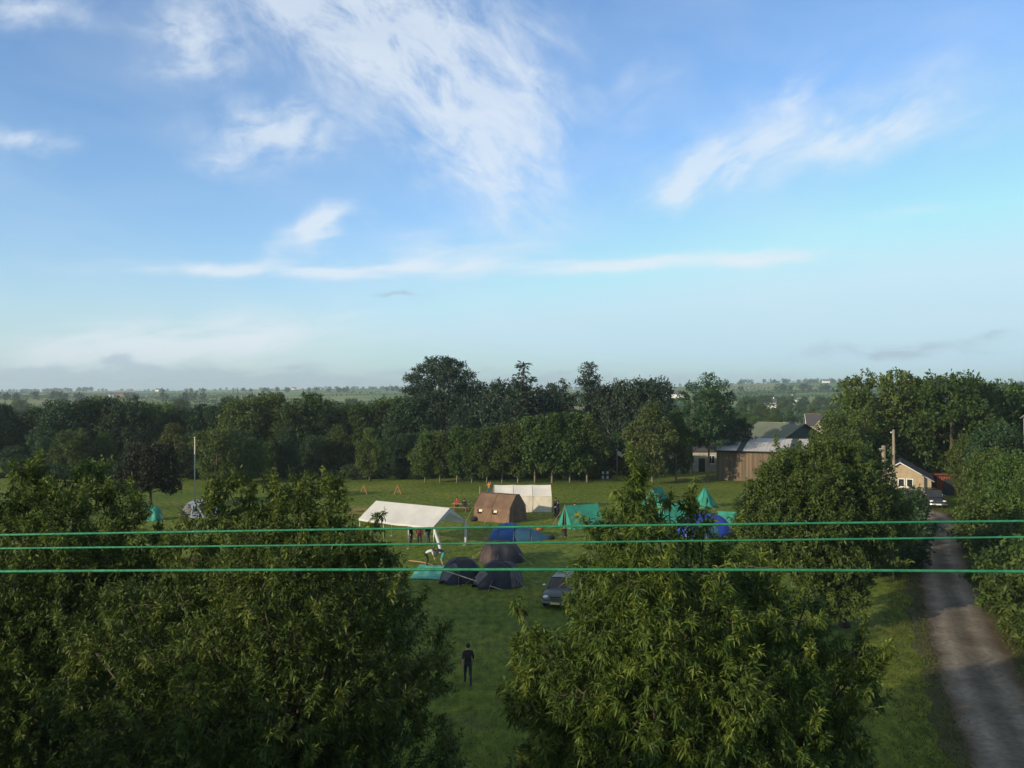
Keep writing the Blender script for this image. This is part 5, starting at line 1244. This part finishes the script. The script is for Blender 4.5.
def buildings():
    # brown clad barn with lean-to roof
    x0, x1, yf, yb, h0, h1 = 27.9, 44.0, 121.0, 129.5, 4.0, 5.3
    t = thing('brown_barn', 'brown clad barn with a low grey sheet roof at the far edge of the field', 'barn', (x0, yf, 0), R(-21))
    Lx = x1 - x0; D = yb - yf
    w = MB(); n = int(Lx / .22)
    top, bot = [], []
    for i in range(n + 1):
        x = Lx * i / n; o = -.05 if (i // 1) % 2 else .0
        bot.append((x, o, -.2)); top.append((x, o, h0))
    w.add(bot + top, [(i, i + 1, n + 2 + i, n + 1 + i) for i in range(n)])
    w.add([(0, 0, -.2), (0, D, -.2), (0, D, h1), (0, 0, h0)], [(0, 3, 2, 1)]); w.add([(Lx, 0, -.2), (Lx, D, -.2), (Lx, D, h1), (Lx, 0, h0)], [(0, 1, 2, 3)]); w.add([(0, D, -.2), (Lx, D, -.2), (Lx, D, h1), (0, D, h1)], [(0, 3, 2, 1)])
    w.build('wall', BROWNCLAD, t)
    for a, b, m in ((-.3, 2.7, GREYROOF), (2.7, 3.5, GREENCLAD), (3.5, 9.4, GREYROOF), (9.4, 10.2, GREENCLAD), (10.2, Lx + .3, GREYROOF)):
        r = MB()
        r.grid(lambda u, v: (a + (b - a) * u, -.45 + (D + .7) * v, h0 + .06 + (h1 - h0) * v + (.025 if int(round(u * max(2, int((b - a) * 4)))) % 2 else 0)), max(2, int((b - a) * 4)), 2, False); r.build('roof_sheet', m, t)
    g = MB(); g.tube([(-.3, -.52, h0 + .0), (Lx + .3, -.52, h0 + .0)], .09, 6); g.build('gutter', TRIM_D, t)
    d = MB(); d.box((6.5, -.09, 1.7), (3.4, .06, 3.4)); d.build('sliding_door', BROWNCLAD, t)
    # green barn behind
    c0, c1 = Vector((39.8, 131.0)), Vector((49.0, 139.4))
    gd = (c1 - c0); W = gd.length; ctr = (c0 + c1) / 2; u = Vector((-gd.y, gd.x)).normalized()
    Lx = 7.5; mid = ctr + u * Lx / 2
    gable_house('green_barn', 'green roofed barn with a dark gable end rising behind the brown barn', 'barn', (mid.x, mid.y, 0), math.atan2(-u.y, -u.x), Lx, W, 4.9, 7.1, GREENCLAD, GREENROOF, over=.35, barge=GREENCLAD)
    # houses in the trees behind
    def hz(px, py, Y): return P(px, py, Y)
    p = hz(818, 434, 215); 
    gable_house('slate_house', 'slate roofed house with small cream gables beyond the green barn', 'house', (p.x, p.y, 0), R(-12), 5.6, 6, 4.0, 6.6, CREAM, SLATE, [('f', -2, 3.2, 1, 1.1), ('f', 2, 3.2, 1, 1.1), ('r', 0, 3.4, 1, 1.1)], ridgem=RIDGETILE, door=0)
    for dx, nm in ((-1.2, 'left'), (1.6, 'right')):
        q = Vector((p.x + dx, p.y - 3.9, 0))
        gable_house('gabled_wing', 'small sunlit cream gable standing out at the %s front of the slate roofed house' % nm, 'house', q, R(78), 2.2, 1.9, 3.9, 5.1, CREAM, SLATE, [('l', 0, 3.2, .8, .9)], over=.15, ridgem=RIDGETILE)
    p = hz(787, 431, 232); gable_house('village_house', 'small dark roofed house with a white gable left of the slate roofed house', 'house', (p.x, p.y, 0), R(60), 6, 4.4, 2.6, 4.2, PALEWALL, SLATE, [('l', 0, 1.8, 1, 1)])
    # pale building behind the bare-stemmed trees
    p = hz(688, 470, 134)
    gable_house('pale_building', 'pale low building with white windows behind the bare-stemmed trees', 'house', (p.x, p.y + 2, 0), R(2), 9, 5, 3.1, 4.3, PALEWALL, SLATE, [('f', x, 1.8, 1.1, 1.3) for x in (-3.4, -1.6, .2, 3.4)], door=1.9)
    # cream gabled house at the top of the lane
    p = P(908, 470, 98)
    gable_house('cream_house', 'cream house with a white-edged gable and three windows at the top of the lane', 'house', (p.x + .7, 101.5, 0), R(66), 7.5, 6.2, 2.35, 4.15, CREAM, SLATE, [('l', y, 1.98, .72, .95) for y in (.75, -.1, -.95)] + [('f', -1.2, 1.6, 1, 1.0), ('f', 1.4, 1.6, 1, 1.0)], over=.3, skirt=1.25)
    p = P(946, 490, 103)
    s = thing('red_shed', 'red metal shed beside the cream house, behind the black car', 'shed', (p.x, 103, 0), R(-8))
    m = MB(); n = 16; W, D, H = 2.1, 4.5, 2.2
    bot = [(-W / 2 + W * i / n, -.06 if i % 2 else 0, -.1) for i in range(n + 1)]; m.add(bot + [(x, y, H) for x, y, _ in bot], [(i, i + 1, n + 2 + i, n + 1 + i) for i in range(n)])
    m.add([(-W / 2, 0, -.1), (-W / 2, D, -.1), (-W / 2, D, H), (-W / 2, 0, H), (W / 2, 0, -.1), (W / 2, D, -.1), (W / 2, D, H), (W / 2, 0, H)], [(0, 3, 2, 1), (4, 5, 6, 7), (1, 2, 6, 5)]); m.build('wall', BRICKRED, s)
    m = MB(); m.box((0, D / 2, H + .06), (W + .3, D + .4, .10), Matrix.Rotation(-.05, 3, 'X')); m.build('roof', BRICKRED, s)
    m = MB(); m.box((.3, -.10, .95), (1.1, .06, 1.9)); m.build('door', TRIM_D, s)
    # white dormered house at the right edge
    p = P(1052, 427, 100)
    gable_house('dormer_house', 'white walled house showing one window among trees at the right edge', 'house', (p.x + 2.2, 101, 0), R(4), 6, 6, 9.0, 10.4, PALEWALL, SLATE, [('f', x, 8.2, 1.0, 1.0) for x in (-2.3, -.6, 1.8)] + [('f', -1.2, 4.5, 1, 1.2)], 1.5)
    # far white houses
    for px, Y, w, lab in [(663, 1150, 11, 'far white farmhouse just right of the smooth dark evergreens'), (678, 1000, 16, 'far long pale farm building below the white farmhouse'), (121, 1250, 12, 'far pinkish house in the little village at the left'), (131, 1300, 10, 'far white house, rightmost in the little village at the left'), (113, 1220, 10, 'far grey house, leftmost in the little village at the left'),
                          (158, 2300, 13, 'far white house on the left horizon'), (294, 2500, 13, 'far red-roofed house on the middle horizon'), (826, 1900, 15, 'far white house on the right hilltop'), (788, 760, 13, 'far white terrace in the valley behind the green barn'), (770, 700, 9, 'far white cottage in the valley behind the green barn')]:
        x = (px - 512) / F * Y; z = hill(x, Y)
        wm = {'p': MATS.get('x')}.get('q') or (CREAM if 'pinkish' in lab else PALEWALL if 'grey' in lab else WHITEPAINT)
        gable_house('farmhouse', lab, 'house', (x, Y, z), R(random.uniform(-25, 25)), w, 7, 4.5, 7.5, wm, RIDGETILE if 'red-roofed' in lab or 'pinkish' in lab else SLATE, [('f', q * w * .3, 3, 1.2, 1.4) for q in (-1, 0, 1)], w * .3)

# ------------------------------------------------------------------ poles, sign, wires
def poles():
    def upole(px, yt, Y, label, r):
        p = P(px, yt, Y)
        t = thing('utility_pole', label, 'utility pole', (p.x, Y, 0), .3, 'wooden utility poles by the lane')
        m = MB(); m.tube([(0, 0, -.3), (.02, 0, p.z * .5), (.0, 0, p.z)], [r * 1.15, r, r * .82], 10); m.build('shaft', POLEWOOD, t)
        m = MB(); m.tube([(0, 0, p.z - .35), (-.38, -.05, p.z - .30)], .035, 6); a = m.build('bracket', STEEL, t)
        for k in range(2):
            m = MB(); m.lathe([(.02, 0), (.055, .02), (.035, .06), (.055, .10), (.02, .13), (.001, .13)], 8, c=(-.22 - .16 * k, -.03, p.z - .30)); m.build('insulator', WHITEPAINT, a)
        m = MB(); m.lathe([(.001, p.z + .05), (r * .5, p.z + .04), (r * .86, p.z)], 10); m.build('cap', STEEL, t)
    upole(883.5, 446, 65, 'nearer wooden utility pole rising from the broad lane tree', .17)
    upole(893.5, 430, 93, 'farther and taller-looking wooden utility pole beside the cream house', .15)
    p = P(893, 513, 57)
    t = thing('round_sign', 'round white sign on a post in the dark hedge left of the lane', 'sign', (p.x, p.y, 0))
    m = MB(); m.tube([(0, 0, -.2), (0, 0, p.z + .3)], .035, 8); m.build('post', STEEL, t)
    m = MB(); m.lathe([(.001, -.055), (.20, -.05), (.235, -.04), (.24, -.02), (.235, 0), (.001, 0)], 24, 'y', c=(0, -.05, p.z)); m.build('disc', WHITEPAINT, t)
    # thin green wires strung just in front of the lookout
    for (yl, ym, yr, Y, r, lab) in [(535, 527, 521, 3.7, .0047, 'green coated wire strung across the view, uppermost of the three'), (548.5, 543, 537, 4.2, .0046, 'green coated wire strung across the view, middle one of the three'), (571.5, 569.5, 571.5, 3.0, .0048, 'green coated wire strung across the view, lowest of the three')]:
        a, b, c = P(0, yl, Y), P(512, ym, Y), P(1024, yr, Y)
        pts = []
        for i in range(49):
            s = -1.5 + 4.0 * i / 48          # 0..1 spans the view
            x = a.x + (c.x - a.x) * s
            lo = a.z + (c.z - a.z) * s
            q = (b.z - (a.z + c.z) / 2) * 4
            pts.append((x, Y, lo + q * s * (1 - s)))
        m = MB(); m.tube(pts, r, 8)
        tag(m.build('coated_wire', WIREG), lab, 'wire', 'green coated wires')

# ------------------------------------------------------------------ sky, sun, air, camera
SUN_EL = 15.0
TRAVEL = Vector((.79, .61))
def sky():
    w = bpy.data.worlds.new('World'); SC.world = w; w.use_nodes = True
    nt = w.node_tree; N, L = nt.nodes, nt.links
    bg = N['Background']; bg.inputs['Strength'].default_value = SKY_STRENGTH
    st = N.new('ShaderNodeTexSky'); st.sky_type = 'NISHITA'; st.sun_disc = False
    st.sun_elevation = R(SUN_EL)
    st.sun_rotation = math.atan2(-TRAVEL.x, -TRAVEL.y)
    st.altitude = 50; st.air_density = 1.0; st.dust_density = .6; st.ozone_density = 1.6
    tc = N.new('ShaderNodeTexCoord')
    sp = N.new('ShaderNodeSeparateXYZ'); L.new(tc.outputs['Generated'], sp.inputs[0])
    def mth(op, a, b=None, c=None):
        m = N.new('ShaderNodeMath'); m.operation = op
        for i, v in enumerate((a, b, c)):
            if v is None: continue
            if isinstance(v, (int, float)): m.inputs[i].default_value = v
            else: L.new(v, m.inputs[i])
        return m.outputs[0]
    az = mth('MULTIPLY', mth('ARCTAN2', sp.outputs['X'], sp.outputs['Y']), 180 / PI)
    el = mth('MULTIPLY', mth('ARCSINE', sp.outputs['Z']), 180 / PI)
    cb = N.new('ShaderNodeCombineXYZ'); L.new(az, cb.inputs[0]); L.new(el, cb.inputs[1])
    ae = cb.outputs[0]
    def noise(scale, rot, st_, detail=7, dist=.6, rough=.6, off=(0, 0, 0)):
        mp = N.new('ShaderNodeMapping'); mp.inputs['Rotation'].default_value = (0, 0, R(rot)); mp.inputs['Scale'].default_value = (st_[0], st_[1], 1); mp.inputs['Location'].default_value = off
        # turn first, then stretch: fibres run along the turned x axis
        m0 = N.new('ShaderNodeMapping'); m0.inputs['Rotation'].default_value = (0, 0, R(rot)); L.new(ae, m0.inputs[0])
        mp.inputs['Rotation'].default_value = (0, 0, 0); L.new(m0.outputs[0], mp.inputs[0])
        n = N.new('ShaderNodeTexNoise'); n.inputs['Scale'].default_value = scale; n.inputs['Detail'].default_value = detail; n.inputs['Distortion'].default_value = dist; n.inputs['Roughness'].default_value = rough
        L.new(mp.outputs[0], n.inputs['Vector']); return n.outputs['Fac']
    # warp the cloud outlines
    wv = N.new('ShaderNodeTexNoise'); wv.inputs['Scale'].default_value = .28; wv.inputs['Detail'].default_value = 5; L.new(ae, wv.inputs['Vector'])
    ws = N.new('ShaderNodeVectorMath'); ws.operation = 'MULTIPLY_ADD'; ws.inputs[1].default_value = (5, 3.2, 0); L.new(wv.outputs['Color'], ws.inputs[0])
    sb = N.new('ShaderNodeVectorMath'); sb.operation = 'SUBTRACT'; sb.inputs[1].default_value = (2.5, 1.6, 0); L.new(ae, sb.inputs[0]); L.new(sb.outputs[0], ws.inputs[2])
    wae = ws.outputs[0]
    hs = N.new('ShaderNodeMix'); hs.data_type = 'VECTOR'; hs.inputs['Factor'].default_value = .28; L.new(ae, hs.inputs[4]); L.new(wae, hs.inputs[5])
    half = hs.outputs[1]
    def blob(px, py, hx, hy, rot, amp, src=None):
        a = math.degrees(math.atan((px - 512) / F)); e = math.degrees(math.atan((HZ - py) / F * math.cos(R(a))))
        mp = N.new('ShaderNodeMapping'); mp.vector_type = 'TEXTURE'
        mp.inputs['Location'].default_value = (a, e, 0); mp.inputs['Rotation'].default_value = (0, 0, R(rot)); mp.inputs['Scale'].default_value = (hx / 11.5, hy / 11.5, 1)
        L.new(src or wae, mp.inputs[0])
        g = N.new('ShaderNodeTexGradient'); g.gradient_type = 'QUADRATIC_SPHERE'; L.new(mp.outputs[0], g.inputs[0])
        return mth('MULTIPLY', g.outputs['Fac'], amp)
    def total(bl):
        o = bl[0]
        for b in bl[1:]: o = mth('ADD', o, b)
        return o
    # streaky families, each with its own fibre direction
    famA = total([blob(395, 55, 250, 120, -32, 1.35), blob(495, 165, 120, 66, -52, 1.1), blob(300, 10, 170, 70, -20, .8), blob(530, 90, 110, 90, -60, .7), blob(450, 15, 160, 60, 0, .6)])
    fA = noise(.46, 38, (.50, 1.0), 10, .35, .64)
    famB = total([blob(190, 42, 78, 58, 15, 1.2), blob(275, 132, 110, 42, 8, 1.15), blob(30, 5, 80, 30, 5, 1.0), blob(25, 138, 55, 20, 5, .8), blob(215, 162, 40, 16, 10, .6)])
    fB = noise(.60, -12, (.6, 1.0), 9, .4, .6, (3, 7, 0))
    famC = total([blob(690, 178, 90, 30, 18, 1.9), blob(860, 138, 190, 52, 4, 1.15), blob(640, 95, 110, 90, 60, .5), blob(780, 110, 120, 60, 40, .6), blob(940, 60, 140, 60, 20, .35)])
    fC = noise(.46, -24, (.45, 1.0), 9, .35, .60, (11, 3, 0))
    famD = total([blob(318, 226, 66, 22, 28, 1.35), blob(300, 269, 270, 11, 2, 1.3, half), blob(620, 264, 180, 11, 3, 1.1, half), blob(760, 259, 110, 12, 2, 1.1, half), blob(180, 345, 290, 44, 7, 1.3, half), blob(910, 211, 60, 9, 0, .7, half), blob(450, 250, 220, 50, 4, .6, half)])
    fD = noise(.50, -6, (.30, 1.25), 7, .4, .56, (5, 13, 0))
    def dens(fam, fib, k, lo, hi):
        x = mth('MULTIPLY', fam, mth('MULTIPLY_ADD', fib, 2.9, -.68))
        mr = N.new('ShaderNodeMapRange'); mr.interpolation_type = 'SMOOTHSTEP'
        mr.inputs['From Min'].default_value = lo; mr.inputs['From Max'].default_value = hi; mr.inputs['To Max'].default_value = k
        L.new(x, mr.inputs[0]); return mr.outputs[0]
    d = total([dens(famA, fA, .68, .0, 1.25), dens(famB, fB, .64, .0, 1.0), dens(famC, fC, .66, .0, 1.15), dens(famD, fD, .74, .0, .95)])
    veil = noise(.16, 10, (.5, 1.3), 5, .3, .5, (2, 2, 0))
    vr = N.new('ShaderNodeMapRange'); vr.inputs['From Min'].default_value = .42; vr.inputs['From Max'].default_value = .75; vr.inputs['To Max'].default_value = .14; L.new(veil, vr.inputs[0])
    d = mth('MINIMUM', mth('ADD', d, vr.outputs[0]), .92)
    # sky colour: Nishita, tinted a little
    def mixc(f, a, b, mode='MIX'):
        x = N.new('ShaderNodeMix'); x.data_type = 'RGBA'; x.blend_type = mode; x.clamp_factor = True
        for nm, v in (('Factor', f), ('A', a), ('B', b)):
            if isinstance(v, (int, float)): x.inputs[nm].default_value = v
            elif isinstance(v, tuple): x.inputs[nm].default_value = (*v, 1)
            else: L.new(v, x.inputs[nm])
        return x.outputs['Result']
    base = mixc(1.0, st.outputs[0], SKY_TINT, 'MULTIPLY')
    base = mixc(1.0, base, (4.25, 6.0, 6.9), 'DARKEN')
    lo = N.new('ShaderNodeMapRange'); lo.interpolation_type = 'SMOOTHSTEP'; lo.inputs['From Min'].default_value = 11; lo.inputs['From Max'].default_value = -1; lo.inputs['To Max'].default_value = .62
    L.new(el, lo.inputs[0])
    base = mixc(lo.outputs[0], base, PALE)
    base = mixc(d, base, CLOUD)
    # low grey-blue cloud banks near the horizon
    bank = total([blob(512, 380, 620, 15, 0, .8, half), blob(120, 380, 300, 20, 1, 1.4), blob(60, 372, 120, 14, 4, .7), blob(890, 350, 130, 18, 1, .9), blob(403, 297, 36, 8, 0, .8), blob(560, 368, 160, 8, 2, .4), blob(985, 336, 40, 8, 0, .6)])
    fK = noise(.8, 0, (.5, 1.6), 6, .5, .55, (21, 5, 0))
    base = mixc(dens(bank, fK, .75, .05, .75), base, BANK)
    # unseen pale veil added overhead to make the sky's fill light neutral
    up = N.new('ShaderNodeMapRange'); up.interpolation_type = 'SMOOTHSTEP'; up.inputs['From Min'].default_value = 26; up.inputs['From Max'].default_value = 50; up.inputs['To Max'].default_value = .75
    L.new(el, up.inputs[0])
    base = mixc(up.outputs[0], base, ADDED_VEIL)
    L.new(base, bg.inputs['Color'])

SKY_STRENGTH = .145
SKY_TINT = (1.0, 1.23, 1.52)
CLOUD = (5.7, 6.2, 6.7)
PALE = (3.5, 4.9, 5.7)
ADDED_VEIL = (2.3, 2.25, 1.95)
BANK = (3.0, 3.9, 4.6)

def light():
    l = bpy.data.lights.new('sun', 'SUN'); l.energy = 5.0; l.angle = R(.53); l.color = (1.0, .85, .62)
    o = bpy.data.objects.new('sun', l); COL.objects.link(o)
    t = R(SUN_EL)
    d = Vector((TRAVEL.x * math.cos(t), TRAVEL.y * math.cos(t), -math.sin(t)))
    o.rotation_euler = d.to_track_quat('-Z', 'Y').to_euler()

def air():
    m = bpy.data.materials.new('haze'); m.use_nodes = True
    nt = m.node_tree; nt.nodes.clear()
    out = nt.nodes.new('ShaderNodeOutputMaterial'); v = nt.nodes.new('ShaderNodeVolumePrincipled')
    v.inputs['Color'].default_value = (.80, .90, 1.0, 1); v.inputs['Density'].default_value = HAZE; v.inputs['Anisotropy'].default_value = .2
    nt.links.new(v.outputs[0], out.inputs['Volume'])
    mb = MB(); mb.box((0, 1500, 20), (9000, 9400, 110))
    o = mb.build('haze', m); tag(o, 'thin evening haze over the fields', None, None, 'stuff')
HAZE = .0002

def camera():
    c = bpy.data.cameras.new('camera'); c.sensor_width = 36; c.lens = 36 * F / 1024; c.clip_start = .1; c.clip_end = 20000
    o = bpy.data.objects.new('camera', c); COL.objects.link(o)
    o.location = (0, 0, CH); o.rotation_euler = (PI / 2 + PITCH, 0, 0)
    SC.camera = o

def settings():
    SC.render.engine = 'CYCLES'
    v = SC.view_settings; v.view_transform = 'Standard'; v.look = 'None'; v.exposure = EXPO; v.gamma = 1; v.use_curve_mapping = False
    cy = SC.cycles
    cy.max_bounces = 6; cy.diffuse_bounces = 3; cy.glossy_bounces = 2; cy.transmission_bounces = 3; cy.transparent_max_bounces = 4; cy.volume_bounces = 1
    cy.use_denoising = True
    try: cy.denoiser = 'OPENIMAGEDENOISE'
    except Exception: pass
    cy.sample_clamp_indirect = 6
EXPO = 0.0

settings(); camera(); sky(); light()
build_ground(); build_lane(); build_grass()
near_trees(); mid_trees(); far_cover()
tents(); people(); furniture(); vehicles(); buildings(); poles()
air()
